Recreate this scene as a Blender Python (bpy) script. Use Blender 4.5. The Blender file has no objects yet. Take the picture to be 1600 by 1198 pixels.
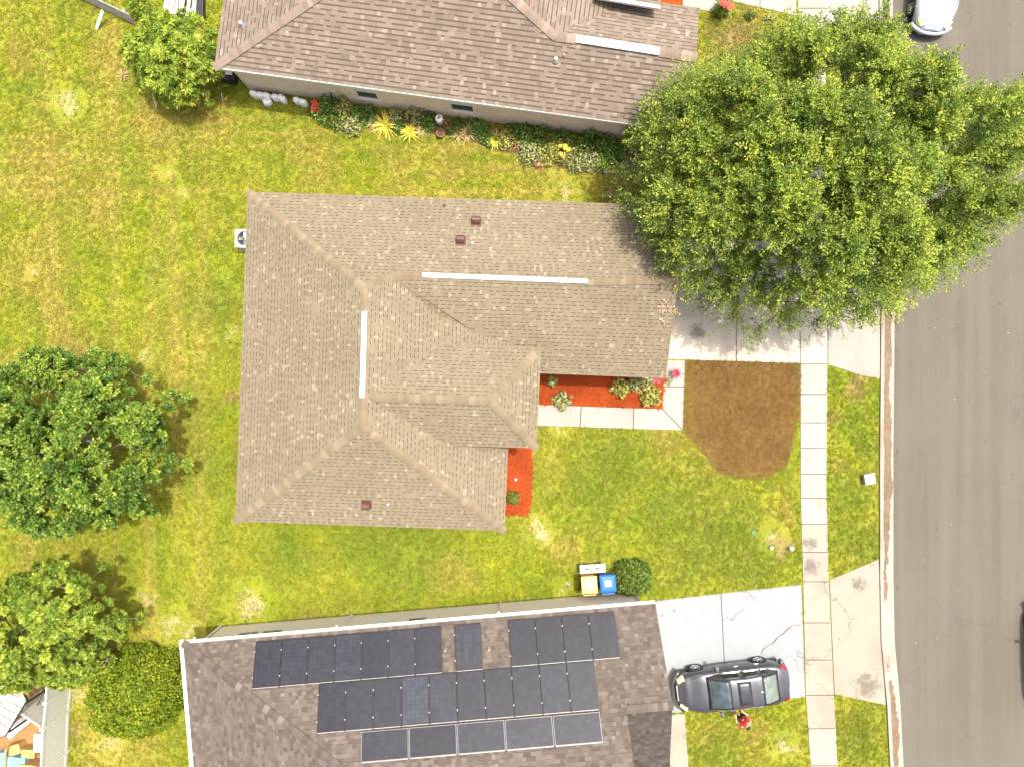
import bpy, bmesh, math, random
import numpy as np
from mathutils import Vector, Matrix, Quaternion

# ------------------------------------------------------------------ camera, sky, sun, exposure
H, F = 30.8, 1109.0                      # camera height (m), focal length in photo pixels
scene = bpy.context.scene
COL = scene.collection
cam_d = bpy.data.cameras.new('camera'); cam = bpy.data.objects.new('camera', cam_d); COL.objects.link(cam)
cam.location = (0, 0, H); cam_d.sensor_width = 36; cam_d.lens = 36 * F / 1600; cam_d.clip_end = 1000
scene.camera = cam
SUN = Vector((.224, .147, .963)).normalized()
world = bpy.data.worlds.new('World'); scene.world = world; world.use_nodes = True
wn = world.node_tree
sky = wn.nodes.new('ShaderNodeTexSky'); sky.sky_type = 'NISHITA'; sky.sun_disc = False
sky.air_density = .75; sky.dust_density = 7; sky.ozone_density = .6
sky.sun_elevation = math.asin(SUN.z); sky.sun_rotation = math.atan2(SUN.x, SUN.y)
bg = wn.nodes['Background']; wn.links.new(sky.outputs[0], bg.inputs[0]); bg.inputs[1].default_value = .15
sun_d = bpy.data.lights.new('sun', 'SUN'); sun = bpy.data.objects.new('sun', sun_d); COL.objects.link(sun)
sun_d.energy = 2.45; sun_d.angle = math.radians(.6); sun_d.color = (1, .96, .89)
sun.rotation_euler = SUN.to_track_quat('Z', 'Y').to_euler(); sun.location = (0, 0, 60)
vs = scene.view_settings; vs.view_transform = 'Standard'; vs.look = 'None'; vs.gamma = 1; vs.exposure = 1.18
vs.use_curve_mapping = False
random.seed(4); RNG = np.random.default_rng(4)

# ------------------------------------------------------------------ helpers
def W(px, py, z=0.0):
    s = (H - z) / F
    return Vector(((px - 800) * s, (599 - py) * s, z))

def link(o, parent=None):
    COL.objects.link(o)
    if parent: o.parent = parent
    return o

def tag(o, label=None, cat=None, group=None, kind=None):
    if label: o['label'] = label
    if cat: o['category'] = cat
    if group: o['group'] = group
    if kind: o['kind'] = kind
    return o

def empty(name, loc=(0, 0, 0), rz=0):
    o = bpy.data.objects.new(name, None); link(o); o.location = loc; o.rotation_euler = (0, 0, rz)
    o.empty_display_size = .2
    return o

def pydata(name, verts, faces, mat, parent=None, smooth=False):
    me = bpy.data.meshes.new(name); me.from_pydata([tuple(v) for v in verts], [], faces); me.update()
    if mat: me.materials.append(mat)
    if smooth: me.polygons.foreach_set('use_smooth', [True] * len(me.polygons))
    return link(bpy.data.objects.new(name, me), parent)

def np_mesh(name, verts, faces, mat, parent=None, tint=None, smooth=False):
    """verts (N,3), faces (M,k) arrays; optional per-face float attribute 'tint'"""
    verts = np.asarray(verts, np.float32); faces = np.asarray(faces, np.int32)
    me = bpy.data.meshes.new(name); M, k = faces.shape
    me.vertices.add(len(verts)); me.vertices.foreach_set('co', verts.ravel())
    me.loops.add(M * k); me.loops.foreach_set('vertex_index', faces.ravel())
    me.polygons.add(M)
    me.polygons.foreach_set('loop_start', np.arange(0, M * k, k, dtype=np.int32))
    me.polygons.foreach_set('loop_total', np.full(M, k, np.int32))
    if smooth: me.polygons.foreach_set('use_smooth', np.ones(M, bool))
    if tint is not None:
        a = me.attributes.new('tint', 'FLOAT', 'FACE'); a.data.foreach_set('value', np.asarray(tint, np.float32))
    me.update(calc_edges=True); me.validate()
    me.materials.append(mat)
    return link(bpy.data.objects.new(name, me), parent)

class MB:
    """collects boxes, prisms, tubes into one mesh"""
    def __init__(s): s.v = []; s.f = []
    def add(s, v, f):
        n = len(s.v); s.v += [tuple(p) for p in v]; s.f += [tuple(i + n for i in q) for q in f]; return s
    def box(s, c, d, M=None):
        x, y, z = [q / 2 for q in d]; c = Vector(c)
        v = [Vector((a * x, b * y, e * z)) for e in (-1, 1) for a, b in ((-1, -1), (1, -1), (1, 1), (-1, 1))]
        v = [c + (M @ p if M else p) for p in v]
        return s.add(v, [(3, 2, 1, 0), (4, 5, 6, 7), (0, 1, 5, 4), (1, 2, 6, 5), (2, 3, 7, 6), (3, 0, 4, 7)])
    def prism(s, pts, z0, z1, inset=0):
        n = len(pts); a = sum(pts[i][0] * pts[(i + 1) % n][1] - pts[(i + 1) % n][0] * pts[i][1] for i in range(n))
        if a < 0: pts = pts[::-1]
        cx = sum(p[0] for p in pts) / n; cy = sum(p[1] for p in pts) / n
        t = [(p[0] + (cx - p[0]) * inset, p[1] + (cy - p[1]) * inset, z1) for p in pts]
        v = [(p[0], p[1], z0) for p in pts] + t
        return s.add(v, [tuple(range(n, 2 * n)), tuple(range(n - 1, -1, -1))] + [(i, (i + 1) % n, n + (i + 1) % n, n + i) for i in range(n)])
    def tube(s, pts, rad, n=8, cap=True):
        pts = [Vector(p) for p in pts]; rad = rad if hasattr(rad, '__len__') else [rad] * len(pts)
        v = []
        for i, p in enumerate(pts):
            d = (pts[min(i + 1, len(pts) - 1)] - pts[max(i - 1, 0)]).normalized()
            a = d.orthogonal().normalized() if i == 0 else (a - d * a.dot(d)).normalized()
            b = d.cross(a)
            v += [p + (a * math.cos(2 * math.pi * k / n) + b * math.sin(2 * math.pi * k / n)) * rad[i] for k in range(n)]
        f = [(i * n + k, i * n + (k + 1) % n, (i + 1) * n + (k + 1) % n, (i + 1) * n + k) for i in range(len(pts) - 1) for k in range(n)]
        if cap: f += [tuple(range(n - 1, -1, -1)), tuple(range(len(pts) * n - n, len(pts) * n))]
        return s.add(v, f)
    def lathe(s, prof, c=(0, 0, 0), n=16):
        c = Vector(c); m = len(prof)
        v = [c + Vector((r * math.cos(2 * math.pi * k / n), r * math.sin(2 * math.pi * k / n), z)) for r, z in prof for k in range(n)]
        f = [(i * n + k, i * n + (k + 1) % n, (i + 1) * n + (k + 1) % n, (i + 1) * n + k) for i in range(m - 1) for k in range(n)]
        f += [tuple(range((m - 1) * n, m * n)), tuple(range(n - 1, -1, -1))]
        return s.add(v, f)
    def build(s, name, mat, parent=None, smooth=False, bevel=0):
        o = pydata(name, s.v, s.f, mat, parent, smooth)
        if bevel:
            b = o.modifiers.new('edge', 'BEVEL'); b.width = bevel; b.segments = 2; b.limit_method = 'ANGLE'
        return o

# ------------------------------------------------------------------ materials
def nodes(name):
    m = bpy.data.materials.new(name); m.use_nodes = True
    return m, m.node_tree, m.node_tree.nodes['Principled BSDF']
def N(nt, t, **kw):
    n = nt.nodes.new(t)
    for k, v in kw.items():
        if k.startswith('i_'): n.inputs[k[2:].replace('_', ' ')].default_value = v
        else: setattr(n, k, v)
    return n
def pos(nt):
    for n in nt.nodes:
        if n.type == 'NEW_GEOMETRY': return n.outputs['Position']
    return nt.nodes.new('ShaderNodeNewGeometry').outputs['Position']
def noise(nt, scale, detail=4, rough=.55, vec=None, dist=0):
    n = N(nt, 'ShaderNodeTexNoise'); n.inputs['Scale'].default_value = scale; n.inputs['Detail'].default_value = detail
    n.inputs['Roughness'].default_value = rough; n.inputs['Distortion'].default_value = dist
    nt.links.new(vec or pos(nt), n.inputs['Vector']); return n.outputs['Fac']
def ramp(nt, fac, stops):
    r = N(nt, 'ShaderNodeValToRGB'); e = r.color_ramp.elements
    while len(e) < len(stops): e.new(.5)
    for i, (p, c) in enumerate(stops):
        e[i].position = p; e[i].color = (c, c, c, 1) if not hasattr(c, '__len__') else (*c, 1)
    nt.links.new(fac, r.inputs[0]); return r.outputs[0]
def mix(nt, fac, a, b, mode='MIX'):
    m = N(nt, 'ShaderNodeMix', data_type='RGBA', blend_type=mode)
    for s, v in ((m.inputs[0], fac), (m.inputs[6], a), (m.inputs[7], b)):
        if hasattr(v, 'is_linked'): nt.links.new(v, s)
        elif hasattr(v, '__len__'): s.default_value = (*v, 1)
        else: s.default_value = v
    return m.outputs[2]
def math_(nt, op, a, b=None, clamp=False):
    m = N(nt, 'ShaderNodeMath', operation=op, use_clamp=clamp)
    for s, v in zip(m.inputs, (a, b)):
        if v is None: continue
        if hasattr(v, 'is_linked'): nt.links.new(v, s)
        else: s.default_value = v
    return m.outputs[0]
def bump(nt, b, h, strength=.3, dist=.02):
    n = N(nt, 'ShaderNodeBump'); n.inputs['Strength'].default_value = strength; n.inputs['Distance'].default_value = dist
    nt.links.new(h, n.inputs['Height']); nt.links.new(n.outputs[0], b.inputs['Normal'])

def plain(name, col, rough=.6, metal=0, var=.12, scale=6, bmp=0, coat=0, trans=0):
    m, nt, b = nodes(name)
    f = noise(nt, scale, 5)
    c = mix(nt, ramp(nt, f, [(.3, 0), (.7, 1)]), [q * (1 - var) for q in col], [min(1, q * (1 + var)) for q in col])
    nt.links.new(c, b.inputs['Base Color']); b.inputs['Roughness'].default_value = rough; b.inputs['Metallic'].default_value = metal
    b.inputs['Coat Weight'].default_value = coat
    if bmp: bump(nt, b, noise(nt, scale * 8, 4), bmp, .01)
    return m

def concrete(name, col, stain=(.30, .25, .18), amount=.5, crack=0, spots=()):
    m, nt, b = nodes(name)
    big = noise(nt, .55, 5, .6); mid = noise(nt, 2.3, 6, .65); fine = noise(nt, 60, 3, .7)
    oi = N(nt, 'ShaderNodeObjectInfo')
    c = mix(nt, ramp(nt, mid, [(.3, 0), (.72, 1)]), [q * .86 for q in col], col)
    c = mix(nt, math_(nt, 'MULTIPLY', ramp(nt, big, [(.52, 0), (.74, 1)]), amount), c, stain)
    c = mix(nt, math_(nt, 'MULTIPLY', oi.outputs['Random'], .28), c, [q * .62 for q in col])
    c = mix(nt, .12, c, ramp(nt, fine, [(.35, 0), (.65, 1)]), 'OVERLAY')
    if crack:
        v = N(nt, 'ShaderNodeTexVoronoi', feature='DISTANCE_TO_EDGE'); v.inputs['Scale'].default_value = .33
        w = N(nt, 'ShaderNodeVectorMath', operation='ADD'); nz = N(nt, 'ShaderNodeTexNoise'); nz.inputs['Scale'].default_value = 2.5
        nt.links.new(pos(nt), nz.inputs['Vector']); nt.links.new(pos(nt), w.inputs[0]); nt.links.new(nz.outputs['Color'], w.inputs[1])
        nt.links.new(w.outputs[0], v.inputs['Vector'])
        k = math_(nt, 'MULTIPLY', ramp(nt, v.outputs['Distance'], [(0, 1), (.014, 0)]), ramp(nt, noise(nt, .4, 2), [(.5, 0), (.56, crack)]))
        c = mix(nt, k, c, [q * .35 for q in col])
    for (px, py, rad) in spots:                          # old oil stains
        d = N(nt, 'ShaderNodeVectorMath', operation='DISTANCE'); nt.links.new(pos(nt), d.inputs[0]); d.inputs[1].default_value = W(px, py)
        k = math_(nt, 'ADD', math_(nt, 'SUBTRACT', 1, math_(nt, 'DIVIDE', d.outputs['Value'], rad)), math_(nt, 'MULTIPLY', math_(nt, 'SUBTRACT', noise(nt, 4, 5, .7), .5), 2.2))
        c = mix(nt, math_(nt, 'MULTIPLY', ramp(nt, k, [(.25, 0), (.75, 1)]), .7), c, (.085, .072, .055))
    nt.links.new(c, b.inputs['Base Color']); b.inputs['Roughness'].default_value = .9
    bump(nt, b, fine, .25, .006)
    return m

# lawn: colours and worn patches laid out over the plots
PATCH = [  # px, py, radius px, kind (0 dry olive/tan, 1 bare sand, 2 lush, 3 brown)
    (105, 160, 30, 1), (70, 250, 95, 0), (180, 90, 55, 0), (60, 420, 80, 0), (150, 330, 70, 0), (250, 190, 60, 0), (30, 90, 40, 0),
    (260, 265, 15, 1), (285, 300, 14, 1), (50, 425, 14, 1), (90, 490, 55, 0), (110, 530, 60, 0), (230, 560, 16, 1), (362, 520, 13, 1),
    (225, 940, 24, 1), (270, 975, 32, 1), (390, 945, 42, 1), (120, 580, 60, 3), (350, 430, 14, 1), (370, 620, 20, 3),
    (880, 303, 30, 1), (820, 300, 24, 0), (960, 300, 26, 3), (700, 250, 50, 0), (500, 265, 60, 0), (330, 180, 45, 0), (620, 262, 50, 0),
    (960, 720, 80, 2), (1130, 830, 80, 2), (1180, 885, 55, 2), (1330, 770, 45, 2), (1335, 650, 36, 2), (1090, 880, 60, 2), (1340, 1150, 50, 2), (1120, 1180, 50, 2), (560, 845, 60, 2), (450, 865, 60, 2), (930, 760, 75, 2), (1060, 800, 90, 2), (330, 720, 60, 2), (620, 860, 120, 2), (330, 470, 60, 2), (300, 640, 55, 2), (880, 850, 40, 0),
    (1120, 690, 50, 0), (1230, 800, 30, 0), (840, 830, 26, 1), (1220, 855, 22, 3), (1210, 840, 26, 1), (1300, 650, 16, 3), (1350, 690, 30, 2),
    (1340, 850, 45, 2), (1305, 730, 20, 0), (1100, 1150, 22, 0), (1180, 1140, 30, 0), (1225, 1165, 26, 1), (1340, 600, 26, 3),
    (710, 895, 50, 0), (880, 915, 18, 1), (480, 985, 30, 3), (170, 1160, 30, 1), (290, 1100, 24, 1), (300, 985, 22, 1), (120, 1080, 26, 1), (110, 1140, 24, 3),
    (1150, 60, 60, 3), (1180, 30, 40, 0), (1040, 690, 40, 0), (875, 665, 18, 1), (460, 225, 40, 0), (20, 560, 40, 0)]
def lawn_colour(nt, lift=1.0):
    p0 = pos(nt)
    wz = N(nt, 'ShaderNodeTexNoise'); wz.inputs['Scale'].default_value = .9; wz.inputs['Detail'].default_value = 5; wz.inputs['Roughness'].default_value = .7; nt.links.new(p0, wz.inputs['Vector'])
    w1 = N(nt, 'ShaderNodeVectorMath', operation='MULTIPLY_ADD'); nt.links.new(wz.outputs['Color'], w1.inputs[0]); w1.inputs[1].default_value = (2.6, 2.6, 0); nt.links.new(p0, w1.inputs[2])
    w2 = N(nt, 'ShaderNodeVectorMath', operation='SUBTRACT'); nt.links.new(w1.outputs[0], w2.inputs[0]); w2.inputs[1].default_value = (1.3, 1.3, 0); p = w2.outputs[0]
    big = noise(nt, .16, 4, .6); mid = noise(nt, .75, 5, .62); fine = noise(nt, 5.5, 5, .7); grain = noise(nt, 24, 3, .7)
    L = lambda r, g, b: (r * lift, g * lift, b * lift)
    lime, green, olive = L(.228, .240, .016), L(.120, .172, .011), L(.240, .198, .038)
    tan, sand, brown, lush = L(.29, .225, .075), L(.40, .32, .205), L(.215, .150, .066), L(.080, .132, .012)
    c = mix(nt, ramp(nt, mid, [(.34, 0), (.66, 1)]), green, lime)
    c = mix(nt, math_(nt, 'MULTIPLY', ramp(nt, big, [(.42, 0), (.68, 1)]), .55), c, olive)
    # worn patches: soft discs broken up by noise
    cols = [olive, sand, lush, brown]
    for kind in range(4):
        acc = None
        for (px, py, r, k) in PATCH:
            if k != kind: continue
            w = W(px, py); d = N(nt, 'ShaderNodeVectorMath', operation='DISTANCE'); nt.links.new(p, d.inputs[0]); d.inputs[1].default_value = w
            mr = N(nt, 'ShaderNodeMapRange'); nt.links.new(d.outputs['Value'], mr.inputs[0])
            mr.inputs[1].default_value = 0; mr.inputs[2].default_value = r / 36 * ((1.05 if r > 22 else .8) if k == 1 else 1.7); mr.inputs[3].default_value = 1; mr.inputs[4].default_value = 0
            acc = mr.outputs[0] if acc is None else math_(nt, 'MAXIMUM', acc, mr.outputs[0])
        n = math_(nt, 'ADD', math_(nt, 'MULTIPLY', mid, .55), math_(nt, 'MULTIPLY', fine, .45))
        k = math_(nt, 'ADD', acc, math_(nt, 'SUBTRACT', n, .5) if kind != 1 else math_(nt, 'MULTIPLY', math_(nt, 'SUBTRACT', math_(nt, 'ADD', math_(nt, 'MULTIPLY', fine, .6), math_(nt, 'MULTIPLY', grain, .4)), .52), 3.0))
        k = ramp(nt, k, [(.42, 0), (.95 if kind == 1 else .85, 1)])
        c = mix(nt, math_(nt, 'MULTIPLY', k, (.8, .75, .6, .75)[kind]), c, cols[kind])
    xyz = N(nt, 'ShaderNodeSeparateXYZ'); nt.links.new(p0, xyz.inputs[0])
    def band(out, a, b):
        q = N(nt, 'ShaderNodeMapRange'); nt.links.new(out, q.inputs[0]); q.inputs[1].default_value = a; q.inputs[2].default_value = b; return q.outputs[0]
    for sc_, rot_, msk, amt in (((1.3, .05, 1), .03, band(xyz.outputs[0], -11.5, -14.5), .42), ((.05, 1.6, 1), -.14, math_(nt, 'MULTIPLY', band(xyz.outputs[1], 7.4, 8.2), band(xyz.outputs[1], 12.5, 11)), .6)):   # mower passes
        mp = N(nt, 'ShaderNodeMapping'); mp.inputs['Scale'].default_value = sc_; mp.inputs['Rotation'].default_value = (0, 0, rot_); nt.links.new(p0, mp.inputs[0])
        sn = noise(nt, 1.0, 3, .5, mp.outputs[0])
        c = mix(nt, math_(nt, 'MULTIPLY', math_(nt, 'MULTIPLY', ramp(nt, sn, [(.47, 0), (.6, 1)]), msk), amt), c, L(.30, .24, .055))
        c = mix(nt, math_(nt, 'MULTIPLY', math_(nt, 'MULTIPLY', ramp(nt, sn, [(.36, 1), (.46, 0)]), msk), amt * .6), c, L(.15, .19, .014))
    dry = noise(nt, 1.9, 6, .68, w2.outputs[0])
    c = mix(nt, ramp(nt, dry, [(.56, 0), (.68, .42)]), c, L(.31, .24, .07))
    c = mix(nt, ramp(nt, dry, [(.34, .45), (.42, 0)]), c, L(.11, .175, .008))
    c = mix(nt, math_(nt, 'MULTIPLY', ramp(nt, fine, [(.55, 0), (.72, 1)]), .6), c, tan)
    c = mix(nt, math_(nt, 'MULTIPLY', ramp(nt, fine, [(.28, 1), (.45, 0)]), .55), c, L(.060, .102, .009))
    c = mix(nt, .55, c, ramp(nt, grain, [(.3, .08), (.7, .92)]), 'OVERLAY')
    return c, fine, grain
def lawn_mat():
    m, nt, b = nodes('lawn_soil')
    c, fine, grain = lawn_colour(nt, 1.05)
    nt.links.new(c, b.inputs['Base Color']); b.inputs['Roughness'].default_value = 1; b.inputs['Specular IOR Level'].default_value = .1
    bump(nt, b, math_(nt, 'ADD', fine, grain), .7, .05); return m
def blade_mat():
    m, nt, b = nodes('grass_blade')
    c, fine, grain = lawn_colour(nt, 1.3)
    oi = N(nt, 'ShaderNodeObjectInfo'); rc = ramp(nt, oi.outputs['Random'], [(0, (.045, .090, .006)), (.5, (.20, .22, .02)), (1, (.38, .30, .10))])
    c = mix(nt, ramp(nt, oi.outputs['Random'], [(0, .6), (.3, .10), (.72, .10), (1, .55)]), c, rc)
    nt.links.new(c, b.inputs['Base Color']); b.inputs['Roughness'].default_value = .9; b.inputs['Specular IOR Level'].default_value = .03
    t = N(nt, 'ShaderNodeBsdfTranslucent'); nt.links.new(c, t.inputs[0]); mx = N(nt, 'ShaderNodeMixShader'); mx.inputs[0].default_value = .3
    nt.links.new(b.outputs[0], mx.inputs[1]); nt.links.new(t.outputs[0], mx.inputs[2])
    nt.links.new(mx.outputs[0], nt.nodes['Material Output'].inputs[0]); return m
def soil_mat(name, a, bcol, c3, scale=9):
    m, nt, b = nodes(name)
    f = noise(nt, scale, 7, .72); g = noise(nt, scale * 5, 4, .75); w = noise(nt, .6, 4)
    c = mix(nt, ramp(nt, f, [(.33, 0), (.68, 1)]), a, bcol)
    c = mix(nt, ramp(nt, g, [(.56, 0), (.7, 1)]), c, c3)
    c = mix(nt, math_(nt, 'MULTIPLY', ramp(nt, w, [(.4, 0), (.7, 1)]), .35), c, [q * .55 for q in a])
    nt.links.new(c, b.inputs['Base Color']); b.inputs['Roughness'].default_value = 1; b.inputs['Specular IOR Level'].default_value = .15
    bump(nt, b, math_(nt, 'ADD', f, g), .9, .06); return m
def tint_mat(name, stops, rough=.9, trans=0, spec=.3, big=0, fine=0, coat=0):
    """colour from the per-piece attribute 'tint'"""
    m, nt, b = nodes(name)
    a = N(nt, 'ShaderNodeAttribute', attribute_name='tint'); fac = a.outputs['Fac']
    if big: fac = math_(nt, 'ADD', fac, math_(nt, 'MULTIPLY', math_(nt, 'SUBTRACT', noise(nt, .5, 4), .5), big))
    c = ramp(nt, fac, stops)
    if fine:
        mott = noise(nt, .45, 5, .65)
        c = mix(nt, ramp(nt, mott, [(.32, .30), (.62, 0)]), c, mix(nt, .5, c, (.05, .036, .024)))
    if fine: c = mix(nt, fine, c, ramp(nt, noise(nt, 55, 3, .8), [(.3, .15), (.7, .85)]), 'OVERLAY')
    nt.links.new(c, b.inputs['Base Color']); b.inputs['Roughness'].default_value = rough; b.inputs['Specular IOR Level'].default_value = spec
    if trans:
        t = N(nt, 'ShaderNodeBsdfTranslucent'); nt.links.new(c, t.inputs[0]); mx = N(nt, 'ShaderNodeMixShader'); mx.inputs[0].default_value = trans
        nt.links.new(b.outputs[0], mx.inputs[1]); nt.links.new(t.outputs[0], mx.inputs[2]); nt.links.new(mx.outputs[0], nt.nodes['Material Output'].inputs[0])
    return m
def cap_mat(name, a, bcol, lite):
    m, nt, b = nodes(name); oi = N(nt, 'ShaderNodeObjectInfo')
    c = ramp(nt, oi.outputs['Random'], [(0, a), (.55, bcol), (.8, bcol), (.84, lite), (1, lite)])
    c = mix(nt, .25, c, ramp(nt, noise(nt, 55, 3, .8), [(.3, .15), (.7, .85)]), 'OVERLAY')
    nt.links.new(c, b.inputs['Base Color']); b.inputs['Roughness'].default_value = .95; return m
def asphalt():
    m, nt, b = nodes('asphalt')
    mp = N(nt, 'ShaderNodeMapping'); mp.inputs['Scale'].default_value = (1.4, .05, 1); nt.links.new(pos(nt), mp.inputs[0])
    st = noise(nt, 1.0, 5, .6, mp.outputs[0]); fine = noise(nt, 45, 3, .8); big = noise(nt, .2, 4); sp = noise(nt, 2.2, 2)
    c = mix(nt, ramp(nt, st, [(.3, 0), (.7, 1)]), (.088, .079, .057), (.113, .102, .076))
    c = mix(nt, math_(nt, 'MULTIPLY', ramp(nt, big, [(.4, 0), (.65, 1)]), .3), c, (.126, .114, .090))
    c = mix(nt, ramp(nt, sp, [(.70, 0), (.74, .6)]), c, (.045, .04, .034))
    c = mix(nt, ramp(nt, noise(nt, .9, 6, .7), [(.62, 0), (.75, .45)]), c, (.075, .067, .056))
    vo = N(nt, 'ShaderNodeTexVoronoi', feature='DISTANCE_TO_EDGE'); vo.inputs['Scale'].default_value = .16
    va = N(nt, 'ShaderNodeVectorMath', operation='ADD'); vz = N(nt, 'ShaderNodeTexNoise'); vz.inputs['Scale'].default_value = 1.6; vz.inputs['Detail'].default_value = 5
    nt.links.new(pos(nt), vz.inputs['Vector']); nt.links.new(pos(nt), va.inputs[0]); nt.links.new(vz.outputs['Color'], va.inputs[1]); nt.links.new(va.outputs[0], vo.inputs['Vector'])
    c = mix(nt, math_(nt, 'MULTIPLY', ramp(nt, vo.outputs['Distance'], [(0, 1), (.005, 0)]), ramp(nt, noise(nt, .25, 2), [(.48, 0), (.55, .3)])), c, (.045, .04, .034))
    pale = noise(nt, 3.5, 2); c = mix(nt, ramp(nt, pale, [(.745, 0), (.765, .6)]), c, (.30, .28, .24))
    c = mix(nt, .42, c, ramp(nt, fine, [(.3, .1), (.7, .9)]), 'OVERLAY')
    nt.links.new(c, b.inputs['Base Color']); b.inputs['Roughness'].default_value = .95; bump(nt, b, fine, .3, .008); return m
def paint(name, col, metal=.55, rough=.32):
    m, nt, b = nodes(name)
    f = noise(nt, 3.2, 5, .7)
    c = mix(nt, ramp(nt, f, [(.4, 0), (.75, .25)]), col, [min(1, q * 1.5 + .06) for q in col])
    nt.links.new(c, b.inputs['Base Color']); b.inputs['Metallic'].default_value = metal; b.inputs['Roughness'].default_value = rough
    b.inputs['Coat Weight'].default_value = .8; b.inputs['Coat Roughness'].default_value = .06; return m
def glass(name, col, rough=.06):
    m, nt, b = nodes(name); f = noise(nt, 3, 5, .7)
    c = mix(nt, ramp(nt, f, [(.4, 0), (.7, 1)]), col, [q * 1.7 + .02 for q in col]); nt.links.new(c, b.inputs['Base Color'])
    b.inputs['Roughness'].default_value = rough; b.inputs['Specular IOR Level'].default_value = .8; b.inputs['Coat Weight'].default_value = .5; return m

M = dict(
    lawn=lawn_mat(), blade=blade_mat(), asphalt=asphalt(),
    conc=concrete('concrete', (.31, .284, .24), (.22, .185, .135), amount=.6), conc_white=concrete('concrete_bright', (.325, .303, .262), (.21, .178, .13), amount=.7),
    conc_grey=concrete('concrete_weathered', (.48, .435, .35), (.26, .225, .175), .7, spots=((1090, 519, .55), (1232, 515, .35), (1175, 545, .3))), conc_blue=concrete('concrete_painted', (.262, .278, .282), (.215, .228, .226), .6, .8),
    conc_beige=concrete('concrete_beige', (.30, .266, .208), (.19, .16, .118), .75, .8, spots=((1353, 1068, .9), (1266, 885, .6), (1265, 848, .5), (1340, 912, .5))), curb=concrete('curb_concrete', (.335, .295, .24), (.20, .14, .088), .9),
    dirt=soil_mat('gutter_dirt', (.17, .118, .074), (.255, .19, .128), (.35, .295, .22), 5),
    soil=soil_mat('dead_turf', (.150, .082, .024), (.285, .165, .052), (.41, .265, .105), 5), mulch=soil_mat('red_mulch', (.36, .052, .010), (.52, .095, .018), (.60, .16, .045), 16),
    yard=soil_mat('yard_dirt', (.33, .17, .06), (.44, .25, .10), (.55, .38, .2), 5), bed=soil_mat('bed_soil', (.10, .065, .035), (.20, .13, .07), (.30, .21, .12), 9),
    white=plain('white_paint', (.66, .65, .62), .5, var=.05), offwhite=plain('vinyl', (.60, .59, .52), .45, var=.05), cream=plain('cream_stucco', (.74, .66, .54), .9, var=.07, bmp=.2, scale=3),
    tan=plain('tan_stucco', (.66, .525, .40), .92, var=.08, bmp=.25, scale=2), taupe=plain('taupe_stucco', (.68, .56, .44), .92, var=.08, bmp=.2, scale=2),
    fascia=plain('fascia', (.34, .29, .23), .7), black=plain('black_plastic', (.015, .015, .017), .45), rubber=plain('rubber', (.02, .02, .022), .85),
    brown=plain('brown_metal', (.10, .042, .030), .5), grey=plain('grey_metal', (.42, .42, .41), .45, .5), lightgrey=plain('light_grey', (.58, .57, .54), .6),
    rim=plain('alloy', (.62, .62, .62), .3, .8), chrome=plain('chrome', (.75, .75, .75), .15, .9),
    glass=glass('window_glass', (.045, .05, .05)), screen=plain('blind', (.50, .56, .52), .7), carglass=glass('car_glass', (.030, .048, .048)), rearglass=glass('rear_glass', (.10, .125, .095), .12), darkglass=glass('dark_glass', (.008, .009, .011)),
    wood=plain('weathered_wood', (.46, .41, .34), .9, var=.3, scale=9, bmp=.3), palewood=plain('pale_board', (.74, .66, .54), .8, var=.2, scale=7, bmp=.2), bark=plain('bark', (.20, .16, .12), .95, var=.35, scale=14, bmp=.6),
    twig=plain('twig', (.22, .19, .15), .95, var=.3, scale=9), card=plain('cardboard', (.40, .25, .09), .85, var=.15), blue=plain('blue_tarp', (.17, .36, .42), .6, var=.2), terracotta=plain('terracotta', (.28, .11, .06), .85),
    yellowbin=plain('yellow_bin', (.66, .48, .17), .5, var=.06), bluebin=plain('blue_bin', (.02, .13, .50), .4, var=.1), label=plain('white_label', (.8, .8, .78), .6, var=.04), bag=plain('white_bag', (.80, .79, .76), .7, var=.12, scale=12, bmp=.5),
    green=plain('green_lid', (.04, .16, .06), .6), amber=plain('headlight_lens', (.62, .50, .30), .15, var=.2), red=plain('tail_lens', (.42, .012, .012), .18), flower=plain('red_petal', (.72, .045, .02), .6, var=.2),
    yellowflower=plain('yellow_petal', (.75, .60, .03), .6), carpaint=paint('graphite_paint', (.062, .064, .070)), darkpaint=paint('dark_paint', (.055, .056, .060)), bluepaint=paint('pale_blue_paint', (.38, .45, .50), .3),
    shirt=plain('red_cloth', (.66, .025, .018), .85), skin=plain('skin', (.52, .29, .17), .6), hair=plain('black_hair', (.012, .010, .009), .6), cloth=plain('black_cloth', (.02, .02, .023), .9), shoe=plain('shoe', (.5, .5, .48), .7))
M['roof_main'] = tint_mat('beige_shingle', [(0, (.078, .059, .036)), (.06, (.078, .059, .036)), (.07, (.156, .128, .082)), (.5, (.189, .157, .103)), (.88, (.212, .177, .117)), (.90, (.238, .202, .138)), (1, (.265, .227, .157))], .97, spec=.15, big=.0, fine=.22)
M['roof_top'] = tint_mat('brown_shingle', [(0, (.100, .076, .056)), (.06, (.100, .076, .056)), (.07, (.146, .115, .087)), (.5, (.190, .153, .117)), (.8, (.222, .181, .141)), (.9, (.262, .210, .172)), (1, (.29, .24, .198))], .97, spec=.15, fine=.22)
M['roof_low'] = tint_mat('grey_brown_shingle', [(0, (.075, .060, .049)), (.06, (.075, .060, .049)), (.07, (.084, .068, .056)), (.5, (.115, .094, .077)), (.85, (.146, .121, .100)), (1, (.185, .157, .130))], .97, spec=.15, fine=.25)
M['roof_dark'] = tint_mat('dark_shingle', [(0, (.038, .031, .026)), (.06, (.038, .031, .026)), (.07, (.050, .042, .036)), (.6, (.072, .061, .053)), (1, (.105, .09, .078))], .97, spec=.15, fine=.25)  # darker shingle tones, laid only on the slopes picked out in make_roof
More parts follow.
